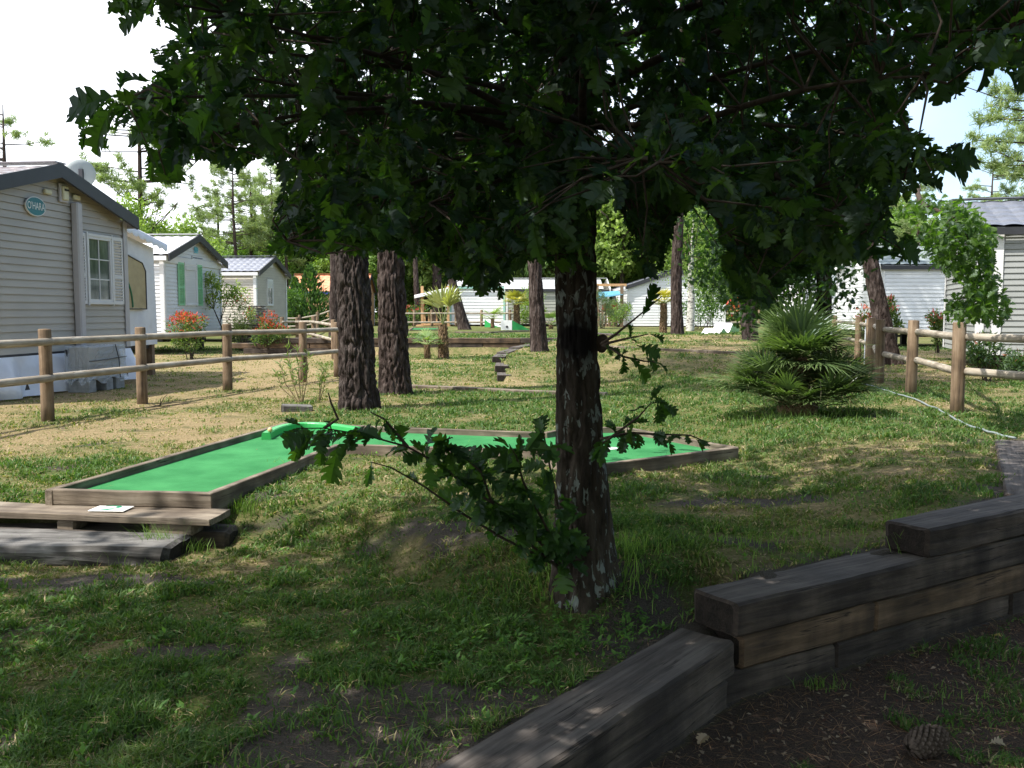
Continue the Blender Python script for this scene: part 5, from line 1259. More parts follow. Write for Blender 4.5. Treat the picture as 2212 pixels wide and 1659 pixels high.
q2 = np.array([at_y(a, b, c_) for a, b, c_ in bx]); q2 = q2[fbm(q2[:, 0] * 5, q2[:, 2] * 5, q2[:, 1] * 2, seed=6) > .46]; c = np.repeat(q2, 8, 0); n_ = len(c); p = c + r4.normal(size=(n_, 3)) * 0.06
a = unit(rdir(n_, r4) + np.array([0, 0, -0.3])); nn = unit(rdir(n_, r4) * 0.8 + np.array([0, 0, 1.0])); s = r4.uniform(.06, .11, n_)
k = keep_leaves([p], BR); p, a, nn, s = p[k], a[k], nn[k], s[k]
cr2 = inst(OV, OF, p, frames(a, nn), s, lerpc((0.035, 0.07, 0.018), (0.1, 0.16, 0.035), r4.uniform(0, 1, len(p)) ** 1.3))  # branch leaves tinted paler than the crown to look sunlit
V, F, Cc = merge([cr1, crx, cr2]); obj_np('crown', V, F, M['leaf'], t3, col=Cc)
mb = MB(); limbs(mb, (4.75, 14.2, 1.2), (4.7, 14.0, 5), q1[:30], r4, 0.035)
lb = [Vector((4.7, 14.1, 3.6)), Vector((4.9, 12.5, 3.4)), Vector((4.4, 10.6, 3.0)), at_y(1990, 440, 9.3), at_y(2060, 470, 9.0), at_y(2110, 540, 8.9), at_y(2125, 640, 8.9)]
mb.tube(lb, [.05, .045, .035, .025, .015, .01, .005], 7)
for q in q2[:70]:
    j = min(lb[3:], key=lambda v: (v - Vector(q)).length); mb.tube([j, (j + Vector(q)) / 2 + Vector((0, 0, .03)), Vector(q)], [.006, .004, .002], 4, caps=False)
mb.build('branches', M['twig'], t3)

# ------------------------------------------------------------------ pines with modelled bark
def needle_tufts(cents, rng, n=16, L=0.22, w=0.012, tint=((0.05, 0.09, 0.03), (0.13, 0.18, 0.06)), up=0.35):
    c = np.repeat(cents, n, 0); m_ = len(c); a = unit(rdir(m_, rng) + np.array([0, 0, up])); nn = rdir(m_, rng)
    T = np.array([(0, -w, 0), (0, w, 0), (L * .6, w, .01), (L * .6, -w, .01), (L, 0, -.01), (L, 0.001, -.01)]); TF_ = np.array([(0, 1, 2, 3), (3, 2, 5, 4)])
    return inst(T, TF_, c, frames(a, nn), rng.uniform(.7, 1.2, m_), lerpc(tint[0], tint[1], rng.uniform(0, 1, m_)))
def pine(label, base, pts, rad, crown_c, crown_r, seed, mat='pine_bark', nseg=72, step=0.035, amp=0.022, fu=7, fv=2.2, ntuft=650, group=None):
    t = thing('pine_tree', label, 'pine tree', base, group=group)
    V, F = trunk_mesh(pts, rad, nseg, step, amp, fu, fv, seed, root=0.05); obj_np('trunk', V, F, M[mat], t, smooth=True)
    rg = np.random.default_rng(seed); nb = 26; ends = oak_clusters(nb, crown_c, crown_r, rg, .6); mb = MB(); top = np.array(pts[-1]); tb = top + (np.array(pts[-2]) - top) * .6
    limbs(mb, tb, top, ends, rg, 0.05); mb.build('branches', M[mat], t)
    cs = ends[rg.integers(0, nb, ntuft)] + rg.normal(size=(ntuft, 3)) * np.array([.55, .55, .28])
    v, f, c_ = needle_tufts(cs, rg, 14, 0.3, 0.014, ((.07, .11, .04), (.17, .22, .09))); obj_np('crown', v, f, M['farleaf'], t, col=c_)
    return t
def YP(px, py, Y): return tuple(at_y(px, py, Y))
zb = gz(-2.0, 12.15)
pine('nearest thick pine trunk with deep reddish-black bark, left of the two side by side', (-2.0, 12.15, zb), [YP(777, 905, 12.1), YP(777, 870, 12.1), YP(771, 760, 12.1), YP(766, 640, 12.1), YP(759, 540, 12.1), YP(745, 380, 12.1), (-2.25, 12.2, 5.5), (-2.0, 12.4, 10.5), (-1.9, 12.5, 13)], [.252, .242, .232, .22, .212, .205, .19, .13, .05], (-1.9, 12.5, 12.6), (3.2, 3.0, 1.6), 31, 'pine_red', nseg=160, step=0.022, amp=0.05, fu=8, fv=4.4)
pine('thick dark pine trunk standing just right of the reddish one', (-1.8, 14.4, 0), [YP(855, 862, 14.4), YP(853, 835, 14.4), YP(850, 720, 14.4), YP(846, 600, 14.4), YP(843, 480, 14.4), (-1.9, 14.4, 5), (-1.8, 14.4, 11), (-1.8, 14.4, 13.5)], [.25, .238, .225, .212, .2, .18, .1, .04], (-1.7, 14.6, 13), (3.0, 3.0, 1.6), 32, 'pine_bark', nseg=150, step=0.024, amp=0.047, fu=8, fv=4.4)
pine('pine trunk left of the oak trunk, at the end of the sleeper wall', (0.6, 20.9, .45), [YP(1166, 765, 20.8), YP(1164, 740, 20.8), YP(1159, 660, 20.8), YP(1156, 580, 20.8), YP(1150, 480, 20.8), (0.4, 20.8, 5), (0.5, 20.8, 12), (0.5, 20.8, 14)], [.195, .185, .17, .155, .145, .13, .08, .03], (0.5, 20.8, 13.4), (2.8, 2.8, 1.6), 33, amp=0.024)
pine('straight pine beside the yellow palm on the upper lawn', at_z(1462, 731, .45), [YP(1464, 742, 28.6), YP(1463, 720, 28.6), YP(1461, 650, 28.6), YP(1461, 560, 28.6), (5.1, 28.6, 4.5), (5.1, 28.6, 12), (5.1, 28.6, 15)], [.215, .19, .175, .165, .15, .09, .03], (5.1, 28.6, 14.3), (3, 3, 1.7), 34, amp=0.024, step=.05)
pine('reddish pine trunk left behind the big fan palm', at_z(1622, 742, .3), [YP(1626, 750, 23.5), YP(1620, 720, 23.5), YP(1612, 650, 23.5), YP(1603, 560, 23.5), (5.7, 23.5, 5), (5.6, 23.5, 11), (5.6, 23.5, 14)], [.215, .2, .18, .17, .15, .09, .03], (5.6, 23.5, 13.2), (3, 3, 1.7), 35, 'pine_red', amp=0.024, step=.05)
pine('strongly leaning pine behind the right rail fence', at_z(1927, 791, .12), [YP(1932, 800, 20.2), YP(1925, 780, 20.2), YP(1905, 690, 20.2), YP(1886, 600, 20.2), YP(1874, 530, 20.2), (7.3, 20.2, 4.2), (6.7, 20.2, 9), (6.5, 20.2, 12)], [.235, .21, .19, .175, .165, .15, .1, .03], (6.5, 20.2, 11.6), (2.8, 2.6, 1.5), 36, amp=0.026, step=.04)
pine('leaning grey pine in front of the bright white home', at_z(1003, 712, .4), [YP(1006, 718, 41), YP(1001, 700, 41), YP(987, 650, 41), YP(977, 610, 41), YP(972, 560, 41), (-2.9, 41, 6), (-3, 41, 12), (-3, 41, 14)], [.29, .26, .23, .21, .2, .17, .1, .03], (-3, 41, 13.3), (3, 3, 1.7), 37, amp=0.03, step=.06, nseg=48, ntuft=400)
for i, (px, w, Y, y0, y1, lab) in enumerate(((722, .17, 34, 735, 380, 'slim grey pine trunk just left behind the reddish thick one'), (903, .2, 62, 700, 520, 'slender curved pine trunk behind the far rail fence left of the veranda'), (944, .36, 64, 700, 520, 'thick pine trunk seen under the veranda canopy'), (1078, .2, 63, 700, 500, 'thin pine trunk rising behind the bright white home'))):
    b_ = at_y(px, y0, Y); b_.z = gz(b_.x, b_.y); tt = at_y(px - 8 * (i % 2), y1, Y)
    pine(lab, b_, [(b_.x, b_.y, b_.z - .2), (b_.x, b_.y, b_.z + .5), tuple(b_.lerp(tt, .5)), tuple(tt), (tt.x, Y, max(tt.z + 2, 9.5 if i != 5 else 11)), (tt.x + .2, Y, max(tt.z + 5, 12 if i != 5 else 13.5))], [w * 1.1, w, w * .9, w * .8, w * .5, .04], (tt.x, Y, 12.6 if i < 4 else (10.8 if i == 4 else 10.5)), (3.2, 3, 2.0 if i < 5 else 3.0), 41 + i, nseg=32, step=.1, amp=.015, ntuft=420)
#SPLIT3

# ------------------------------------------------------------------ background trees (shared crowns, one object per tree)
def broad_proto(seed, tint):
    rg = np.random.default_rng(seed); ncl = 95
    cs = oak_clusters(ncl, (0, 0, 0.60), (.36, .36, .38), rg, .35); rr = rg.uniform(.06, .12, ncl)
    k = rg.integers(0, ncl, 8200); d = rdir(8200, rg); p = cs[k] + d * (rr[k] * rg.uniform(.55, 1.1, 8200))[:, None]
    a = unit(rdir(8200, rg) + d * .5); nn = unit(d + rdir(8200, rg) * .6 + np.array([0, 0, .5]))
    v, f, c = inst(RV, RF, p, frames(a, nn), rg.uniform(.022, .04, 8200), lerpc(tint[0], tint[1], np.clip(rg.uniform(0, 1, 8200) * .7 + rg.uniform(0, .3, ncl)[k], 0, 1)))
    cm_ = mesh_np('crown', v, f, c); cm_.materials.append(M['farleaf'])
    mb = MB(); mb.tube([Vector((0, 0, -.03)), Vector((.004, .004, .2)), Vector((-.006, .002, .45)), Vector((0, 0, .8))], [.02, .016, .011, .003], 9); limbs(mb, (0, 0, .2), (0, 0, .75), cs[:22], rg, .007, .0015)
    me = bpy.data.meshes.new('trunk'); me.from_pydata([tuple(v) for v in mb.v], [], mb.f); me.materials.append(M['twig'])
    return cm_, me
protos = [broad_proto(61, ((.09, .16, .03), (.23, .34, .08))), broad_proto(62, ((.13, .2, .04), (.32, .4, .1))), broad_proto(63, ((.08, .14, .035), (.2, .3, .075)))]
def pine_proto(seed):
    rg = np.random.default_rng(seed); mb = MB(); mb.tube([Vector((0, 0, -.02)), Vector((.006, 0, .4)), Vector((-.004, .004, .75)), Vector((0, 0, 1))], [.013, .011, .008, .002], 8); ends = []
    for k in range(34):
        z = rg.uniform(.45, .98); an_ = rg.uniform(0, 6.28); L = (.06 + .17 * math.sin(math.pi * min(1, (z - .38) / .66))) * rg.uniform(.6, 1.1); e = np.array([math.cos(an_) * L, math.sin(an_) * L, z + L * rg.uniform(0, .5)])
        mb.tube([Vector((0, 0, z)), Vector(e * np.array([.5, .5, 0]) + np.array([0, 0, z + .01])), Vector(e)], [.003, .002, .001], 4, caps=False)
        for j in range(9): f_ = rg.uniform(.45, 1.05); ends.append(np.array([0, 0, z]) * (1 - f_) + e * f_ + rg.normal(size=3) * .012)
    v, f, c = needle_tufts(np.array(ends), rg, 22, .024, .0011, ((.14, .19, .08), (.3, .35, .16)))
    cm_ = mesh_np('crown', v, f, c); cm_.materials.append(M['farleaf']); me = bpy.data.meshes.new('trunk'); me.from_pydata([tuple(q) for q in mb.v], [], mb.f); me.materials.append(M['pine_bark'])
    return cm_, me
pprotos = [pine_proto(71), pine_proto(72)]
def put_tree(name, label, cat, proto, x, y, h, wide=1.0, rz=None, group=None):
    z = gz(x, y); t = bpy.data.objects.new(name, None); C.objects.link(t)
    Mt = Matrix.Translation((x, y, z)) @ Matrix.Rotation(random.uniform(0, 6.28) if rz is None else rz, 4, 'Z') @ Matrix.Diagonal((h * wide, h * wide, h, 1)); t.matrix_basis = Mt
    tag(t, label, cat, group)
    for nm, me in (('crown', proto[0]), ('trunk', proto[1])):
        o = bpy.data.objects.new(nm, me); C.objects.link(o); o.parent = t
    return t
def px_x(px, Y): return (px - 1106) / FP * Y
GW = 'trees of the wood behind the mobile homes'
rg = random.Random(3)
def hmax(px):   # allowed treetop row in the photograph for the wood
    if px < 240: return 640
    if px < 440: return 470
    if px < 600: return 495
    if px < 760: return 470
    if px < 1800: return 330
    if px < 1950: return 400
    if px < 2110: return 450
    return 470
for Y, stp in ((66, 84), (78, 78), (92, 74)):
    px = -260 + rg.uniform(0, 40)
    while px < 2500:
        yt = hmax(px) + rg.uniform(0, 45) ; h = CZ + (672 - yt) * Y / FP - 0.3
        if h > 2.2: (lambda k_, z_: put_tree('broadleaf_tree', '%s tree of the wood, %s' % (('mid green leafy', 'bright yellow-green leafy', 'darker green leafy')[k_], z_), 'tree', protos[k_], px_x(px, Y), Y + rg.uniform(-3, 3), h, rg.uniform(.75, 1.0) if h > 8 else 1.15, group='trees of the wood ' + z_))(rg.randrange(3), 'seen over the mobile homes on the left' if px < 700 else ('seen behind and below the big oak crown' if px < 1850 else 'seen over the homes on the right'))
        px += stp * rg.uniform(.8, 1.2)
px = 630
while px < 2000:   # bushes along the wood edge
    put_tree('broadleaf_bush', 'sunlit leafy bush of the wood edge behind the far fence and homes', 'bush', protos[rg.randrange(3)], px_x(px, 68), 68 + rg.uniform(-2, 2), rg.uniform(4.2, 5.4), 1.15, group='bushes of the wood edge')
    px += rg.uniform(60, 85)
put_tree('broadleaf_tree', 'bright green tree rising above the awning annex beside the beige home', 'tree', protos[1], px_x(305, 48), 48, 6.9, .8)
put_tree('broadleaf_tree', 'rounded green tree above the pale roof of the white home with green shutters', 'tree', protos[1], px_x(395, 50), 50, 6.1, 1.0)
put_tree('broadleaf_tree', 'pale green tree between the white and the cream mobile homes', 'tree', protos[0], px_x(455, 54), 54, 5.2, .8)
for i, (px, Y, h, lab) in enumerate(((312, 62, 15.5, 'tall thin pine with a sparse crown above the awning annex'), (512, 60, 10.8, 'tall pine with a bare trunk above the cream mobile home'), (548, 66, 10.8, 'slender pine just right of the tallest one above the cream home'), (592, 64, 11.0, 'slim pine with an open crown left of the big pine trunks'),
                                     (28, 60, 14.3, 'pine whose feathery crown shows above the roof at the far left'), (640, 70, 11.5, 'hazy pine crown behind the oak leaves left of centre'), (690, 72, 12.5, 'pale pine against the sky beside the thick pine trunks'), (1890, 75, 13, 'pine rising in the wood right of the big oak crown'), (2130, 70, 12.2, 'light green pine against the blue sky on the right'), (2060, 80, 9.0, 'small distant pine between the two roofs on the right'), (1976, 58, 9.6, 'thin pine rising above the grey-green roof on the right'), (2200, 60, 13.2, 'pine with a sparse crown above the dark tiled roof at the right edge'), (478, 70, 10.4, 'hazy pine left of the tallest one above the cream home'), (572, 74, 10.8, 'faint pine between two slim pines above the cream home'), (622, 62, 9.4, 'bushy pine just right of the cream home roof'), (2235, 40, 14.5, 'tall pine whose crown reaches into the sky at the right edge'))):
    put_tree('pine_tree', lab, 'pine tree', pprotos[i % 2], px_x(px, Y), Y, h, 1.0)
for i, (x_, y_, h_) in enumerate(((4.5, -6.5, 9.5), (-1.5, -8.5, 10), (9.5, 0.2, 8.5), (-9.5, -5, 10), (13.5, 5.5, 8), (11, -8, 10), (-7.5, -12, 11))):
    put_tree('broadleaf_tree', 'unseen leafy tree added behind the viewer to shade the foreground', 'tree', protos[i % 3], x_, y_, h_, .95, group='unseen added trees behind the viewer')  # out of view, added to block sky light and darken the foreground
# far green mass that closes the gaps
nq = 26000; rr_ = np.random.default_rng(77)
P = np.stack([rr_.uniform(-75, 80, nq), rr_.uniform(99, 104, nq), np.zeros(nq)], 1); hm = 3.0 + 2.5 * fbm(P[:, 0] * .12, P[:, 1] * 0, seed=4); hm *= np.where(P[:, 0] < -30, .8, 1.35); P[:, 2] = rr_.uniform(0, 1, nq) * hm + .2
v, f, c = inst(RV, RF, P, frames(rdir(nq, rr_), rdir(nq, rr_) + np.array([0, -.5, .6])), rr_.uniform(.5, .95, nq), lerpc((.05, .09, .022), (.13, .2, .05), rr_.uniform(0, 1, nq)))
o = obj_np('far_wood', v, f, M['farleaf'], col=c); tag(o, 'far green wood closing the horizon behind the trees', 'wood', kind='stuff')

# ------------------------------------------------------------------ shrubs
def shrub(name, label, cat, base, w, h, n=1500, leaf=0.07, tint=((.04, .09, .02), (.12, .2, .04)), red=0.0, redc=((.34, .025, .03), (.52, .09, .06)), stems=9, seed=1, narrow=1.0, lift=0.12, upf=.4, lobes=10, group=None, dens=.55):
    rg = np.random.default_rng(seed); b_ = np.array(base, float); t = thing(name, label, cat, tuple(b_), group=group)
    cs = oak_clusters(lobes, (0, 0, lift * h + (1 - lift) * h * .5), (w * .4, w * .4, (1 - lift) * h * .42), rg, .3); rr = rg.uniform(.13, .3, lobes) * w
    k = rg.integers(0, lobes, n); d = rdir(n, rg); p = cs[k] + d * (rr[k] * rg.uniform(dens, 1.08, n))[:, None]; p[:, 2] = np.maximum(p[:, 2], .03 * h)
    a = unit(rdir(n, rg) * .8 + d * .7 + np.array([0, 0, upf])); nn = unit(rdir(n, rg) + np.array([0, 0, .8])); c = lerpc(tint[0], tint[1], rg.uniform(0, 1, n) ** 1.4)
    if red:
        top = sstep(.35, 1.0, p[:, 2] / h) * np.clip(((p[:, 2] - cs[k][:, 2]) / rr[k]) * .8 + .5, 0, 1); isr = rg.uniform(0, 1, n) < red * top * .95
        c = np.where(isr[:, None], lerpc(redc[0], redc[1], rg.uniform(0, 1, n)), c)
    v, f, cc = inst(LV6 * np.array([1, narrow, 1]), LF6, p + b_, frames(a, nn), rg.uniform(.7, 1.25, n) * leaf, c); obj_np('foliage', v, f, M['farleaf'], t, col=cc)
    mb = MB()
    for i in range(stems):
        e = cs[i % lobes] + rg.normal(size=3) * .04 * w; s0 = np.array([rg.normal() * .04 * w, rg.normal() * .04 * w, -.03]); m_ = (s0 + e) / 2 + rg.normal(size=3) * .04 * w
        mb.tube([Vector(s0 + b_), Vector(m_ + b_), Vector(e + b_)], [.014, .01, .005], 5, caps=False)
    mb.build('stems', M['twig'], t); return t
def base(px, py, z=0.0):
    q = at_z(px, py, z); return (q.x, q.y, gz(q.x, q.y))
def bY(px, Y): x = px_x(px, Y); return (x, Y, gz(x, Y))
shrub('photinia_bush', 'red-tipped bush in front of the white home with green shutters', 'bush', base(412, 776), 1.35, 1.25, 2600, .085, red=.75, seed=2, tint=((.045, .08, .02), (.16, .22, .06)))
shrub('photinia_bush', 'red-tipped bush beside the fence corner in front of the cream home', 'bush', base(582, 766), 0.98, 1.15, 2200, .085, red=.85, seed=3, tint=((.04, .08, .02), (.15, .22, .06)))
shrub('flowering_shrub', 'loose pale shrub with a few red tips before the cream mobile home', 'bush', bY(525, 30), 1.25, 1.75, 1500, .08, red=.3, seed=4, tint=((.12, .17, .05), (.3, .34, .13)), dens=.2)
shrub('photinia_bush', 'tall thin photinia with pink-red leaves against the bright white home on the right', 'bush', bY(1922, 27.5), .75, 2.15, 1100, .11, red=1.0, seed=5, tint=((.07, .11, .03), (.2, .26, .08)), redc=((.45, .06, .08), (.7, .25, .25)), dens=.2, lobes=8)
shrub('photinia_bush', 'low photinia with red leaves left of the leaning pine', 'bush', bY(1872, 26.5), .75, 1.35, 900, .1, red=1.0, seed=6, tint=((.06, .1, .03), (.2, .26, .08)), redc=((.42, .06, .07), (.66, .2, .16)), dens=.3)
shrub('photinia_bush', 'red-leaved photinia at the corner of the grey-white home', 'bush', bY(2026, 25.5), .7, 1.55, 1200, .1, red=1.0, seed=7, tint=((.06, .1, .03), (.2, .26, .08)), redc=((.45, .05, .08), (.7, .2, .22)), dens=.3)
shrub('photinia_bush', 'bright red bush behind the far rail fence left of the reddish pine', 'bush', bY(1580, 58), 1.7, 1.7, 900, .2, red=1.4, seed=8, redc=((.6, .05, .06), (.8, .2, .16)))
shrub('photinia_bush', 'small red and green bush behind the far fence right of the thick palm', 'bush', bY(1218, 59), 2.0, 1.4, 900, .18, red=.7, seed=9, redc=((.6, .08, .08), (.8, .3, .2)))
shrub('hedge_bush', 'reddish green low bush by the far fence left of the veranda', 'bush', bY(892, 60), 2.4, 1.3, 900, .18, red=.4, seed=10)
shrub('leafy_shrub', 'dark leafy shrub with reddish tips in front of the grey-white home on the right', 'bush', base(2130, 826, .12), .78, .95, 900, .085, red=.25, seed=11, tint=((.03, .06, .02), (.09, .14, .05)), redc=((.2, .06, .04), (.35, .15, .1)), dens=.3)
shrub('leafy_shrub', 'low sprawling shrub at the right edge under the dark-tiled home', 'bush', bY(2200, 15.6), .7, .5, 500, .085, red=.2, seed=12, tint=((.03, .06, .02), (.09, .14, .05)), redc=((.2, .06, .04), (.35, .15, .1)), dens=.3)
shrub('olive_bush', 'rounded grey-green olive bush left of the blue awning terrace', 'bush', bY(1300, 44), 1.5, 2.0, 2600, .1, seed=13, tint=((.1, .14, .08), (.22, .28, .17)), narrow=.5, lobes=6)
shrub('hedge_bush', 'low green bushes behind the far rail fence beside the thick palm', 'bush', bY(1190, 58), 3.0, .9, 900, .18, seed=14)
shrub('hedge_bush', 'yellow-green low bush under the fence right of the birch', 'bush', bY(1540, 57), 3.6, .8, 800, .18, seed=15, red=.15, tint=((.1, .14, .03), (.28, .3, .08)))
shrub('hedge_bush', 'dark green shrub between the cream home and the conifer', 'bush', bY(628, 48), 1.5, 2.6, 1800, .14, seed=16)
shrub('hanging_tree', 'drooping light-leaved tree in front of the dark-roofed white home', 'tree', bY(1535, 45), 3.4, 4.4, 4200, .14, seed=17, tint=((.07, .13, .03), (.2, .28, .07)), upf=-.6, lobes=16, dens=.3)
shrub('small_bush', 'low spreading green bush at the foot of the birch', 'bush', bY(1505, 42), 2.6, 1.3, 1200, .12, seed=18)
shrub('leafy_shrub', 'sunlit green shrub in front of the sage beige home left of the oak trunk', 'bush', bY(1140, 55), 2.6, 2.3, 2200, .15, seed=19, tint=((.09, .15, .03), (.26, .34, .08)), dens=.3)
shrub('leafy_shrub', 'loose green shrub before the pale homes right of the oak trunk', 'bush', bY(1335, 50), 1.6, 1.7, 1300, .13, seed=20, tint=((.09, .15, .03), (.24, .32, .08)), dens=.2)
# conifers
def conifer(label, base_, w, h, seed):
    rg = np.random.default_rng(seed); n_ = 3600; t = thing('conifer_bush', label, 'conifer', base_); z = rg.uniform(0, 1, n_) ** 1.25; an_ = rg.uniform(0, 6.283, n_)
    r = (1 - z ** 1.7) * w / 2 * rg.uniform(.45, 1.05, n_) * (1 + .35 * np.sin(an_ * 5 + z * 9)); p = np.stack([np.cos(an_) * r, np.sin(an_) * r, z * h * .93 + .05], 1) + np.array(base_)
    a = unit(np.stack([np.cos(an_) * .5, np.sin(an_) * .5, np.full(n_, 1.0)], 1) + rdir(n_, rg) * .4); v, f, c = inst(LV6 * np.array([1, .9, 1]), LF6, p, frames(a, rdir(n_, rg)), rg.uniform(.14, .3, n_), lerpc((.03, .07, .02), (.12, .2, .05), rg.uniform(0, 1, n_) ** 1.5))
    obj_np('foliage', v, f, M['farleaf'], t, col=c); mb = MB(); mb.tube([Vector(base_), Vector(base_) + Vector((0, 0, h * .8))], [.09, .02], 8); mb.build('trunk', M['twig'], t)
conifer('broad dark green conifer in front of the orange-tiled hut', bY(672, 49), 2.5, 3.7, 81); conifer('narrow yellow-green conifer touching the cream mobile home', bY(640, 50), 1.4, 3.1, 82)
# small acacia
bA = base(482, 757); t = thing('young_tree', 'small feathery yellow-green young tree before the white home with green shutters', 'tree', bA)
mb = MB(); A_ = Vector(bA); Yb = A_.y
tips = [at_y(428, 608, Yb), at_y(455, 600, Yb), at_y(500, 640, Yb), at_y(515, 628, Yb), at_y(436, 650, Yb), at_y(470, 620, Yb)]
fork = at_y(462, 668, Yb); mb.tube([A_, at_y(480, 710, Yb), fork], [.03, .025, .018], 8)
for q in tips: mb.tube([fork if q.x < fork.x + .2 else at_y(476, 695, Yb), fork.lerp(q, .6) + Vector((0, 0, .03)), q], [.014, .01, .004], 6)
mb.build('trunk', M['twig'], t); rg2 = np.random.default_rng(90); cs = np.array([tuple(q) for q in tips for _ in range(150)]); cs = cs + rg2.normal(size=cs.shape) * np.array([.16, .16, .11])
cs2 = np.array([tuple(fork.lerp(q, .3 + .7 * rg2.random())) for q in tips for _ in range(60)]) + rg2.normal(size=(360, 3)) * .1; cs = np.concatenate([cs, cs2]); n_ = len(cs)
v, f, c = inst(LV6 * np.array([1, .8, 1]), LF6, cs, frames(rdir(n_, rg2) + np.array([0, 0, .3]), rdir(n_, rg2) + np.array([0, 0, .8])), rg2.uniform(.09, .17, n_), lerpc((.08, .15, .03), (.36, .42, .09), rg2.uniform(0, 1, n_))); obj_np('foliage', v, f, M['farleaf'], t, col=c)
# birch
bb_ = at_z(1490, 716, .42); t = thing('birch_tree', 'slim white-barked birch with a black foot beside the dark-roofed white home', 'birch', bb_)
mb = MB(); mb.tube([bb_ - Vector((0, 0, .1)), bb_ + Vector((.05, 0, 1.2)), bb_ + Vector((0, 0, 2.6)), bb_ + Vector((.1, 0, 4.8))], [.19, .15, .12, .03], 12); mb.build('trunk', M['birch'], t)
rg2 = np.random.default_rng(91); cs = oak_clusters(60, (bb_.x, bb_.y, 4.0), (1.7, 1.5, 1.9), rg2, .3); k = rg2.integers(0, 60, 3200); p = cs[k] + rg2.normal(size=(3200, 3)) * np.array([.18, .18, .4]); v, f, c = inst(LV6, LF6, p, frames(rdir(3200, rg2) + np.array([0, 0, -.8]), rdir(3200, rg2)), rg2.uniform(.08, .14, 3200), lerpc((.08, .14, .03), (.24, .32, .08), rg2.uniform(0, 1, 3200))); obj_np('crown', v, f, M['farleaf'], t, col=c)
mb = MB(); limbs(mb, (bb_.x, bb_.y, 1.8), (bb_.x, bb_.y, 4.5), cs[:16], rg2, .03); mb.build('branches', M['twig'], t)
# oleander shoots by the fence
def oleander(label, b_, stems, seed):
    rg2 = np.random.default_rng(seed); t = thing('oleander_shoots', label, 'plant', b_); mb = MB(); P_, A__ = [], []
    for dx, dy, h in stems:
        e = Vector(b_) + Vector((dx, dy, h)); m_ = Vector(b_) + Vector((dx * .75, dy * .7, h * .45)); mb.tube([Vector(b_) + Vector((dx * .1, 0, -.02)), m_, e], [.008, .006, .003], 6)
        for k in range(26): f_ = rg2.uniform(.35, 1.03); q = m_.lerp(e, (f_ - .35) / .65) if f_ > .35 else m_; P_.append(tuple(q)); A__.append(unit(rdir(1, rg2)[0] * .8 + np.array([0, 0, .6])))
    mb.build('stems', plain('tan_stem', (.2, .15, .08), .8), t); P_, A__ = np.array(P_), np.array(A__)
    v, f, c = inst(LV6 * np.array([1, .45, 1]), LF6, P_, frames(A__, rdir(len(P_), rg2)), rg2.uniform(.07, .12, len(P_)), lerpc((.07, .12, .03), (.2, .27, .08), rg2.uniform(0, 1, len(P_)))); obj_np('leaves', v, f, M['farleaf'], t, col=c)
oleander('thin oleander with bare lower stems in front of the fence post beside the big pines', base(652, 870), [(-.3, 0, .58), (-.2, .05, .78), (-.05, 0, .74), (.04, -.05, .62), (-.12, -.04, .5), (.1, 0, .7), (-.36, .02, .42)], 95)
oleander('small sprig of oleander just left of the reddish pine trunk', base(688, 866), [(.06, 0, .5), (.1, .02, .42), (.03, 0, .36)], 96)
# dry twig on the grass
mb = MB(); q = base(345, 880); q = Vector(q) + Vector((0, 0, .02))
for dx, dy, dz in ((-.25, .02, .05), (.1, .02, .16), (.3, .05, .02), (.03, 0, .13), (-.1, -.1, .02), (.55, .02, .05)): mb.tube([q, q + Vector((dx * .5, dy, dz * .7)), q + Vector((dx, dy, dz))], [.006, .005, .002], 5)
o = mb.build('dead_twig', M['twig']); tag(o, 'bare dead twig lying in the dry grass left of the second fence post', 'twig')
# pile of slabs
t = thing('slab_pile', 'pile of thin grey-brown slabs stacked behind the photinia by the fence', 'slab pile', bY(545, 31))
for (px0, px1, ya, yb_) in ((512, 566, 752, 700), (541, 570, 700, 662)):
    z = CZ + (672 - ya) * 31 / FP; zt = CZ + (672 - yb_) * 31 / FP; k = 0
    while z < zt:
        hh = random.uniform(.035, .06); c_ = (px_x((px0 + px1) / 2, 31) + random.uniform(-.05, .05), 31 + random.uniform(-.05, .05), z + hh / 2); mb = MB()
        mb.bbox((0, 0, 0), (px_x(px1, 31) - px_x(px0, 31) + random.uniform(-.12, .1), .5, hh * .85), .008, Matrix.Translation(c_) @ Matrix.Rotation(random.uniform(-.12, .12), 4, 'Z')); mb.build('slab', M['rail'] if k % 2 else M['old_sleeper'], t); z += hh; k += 1

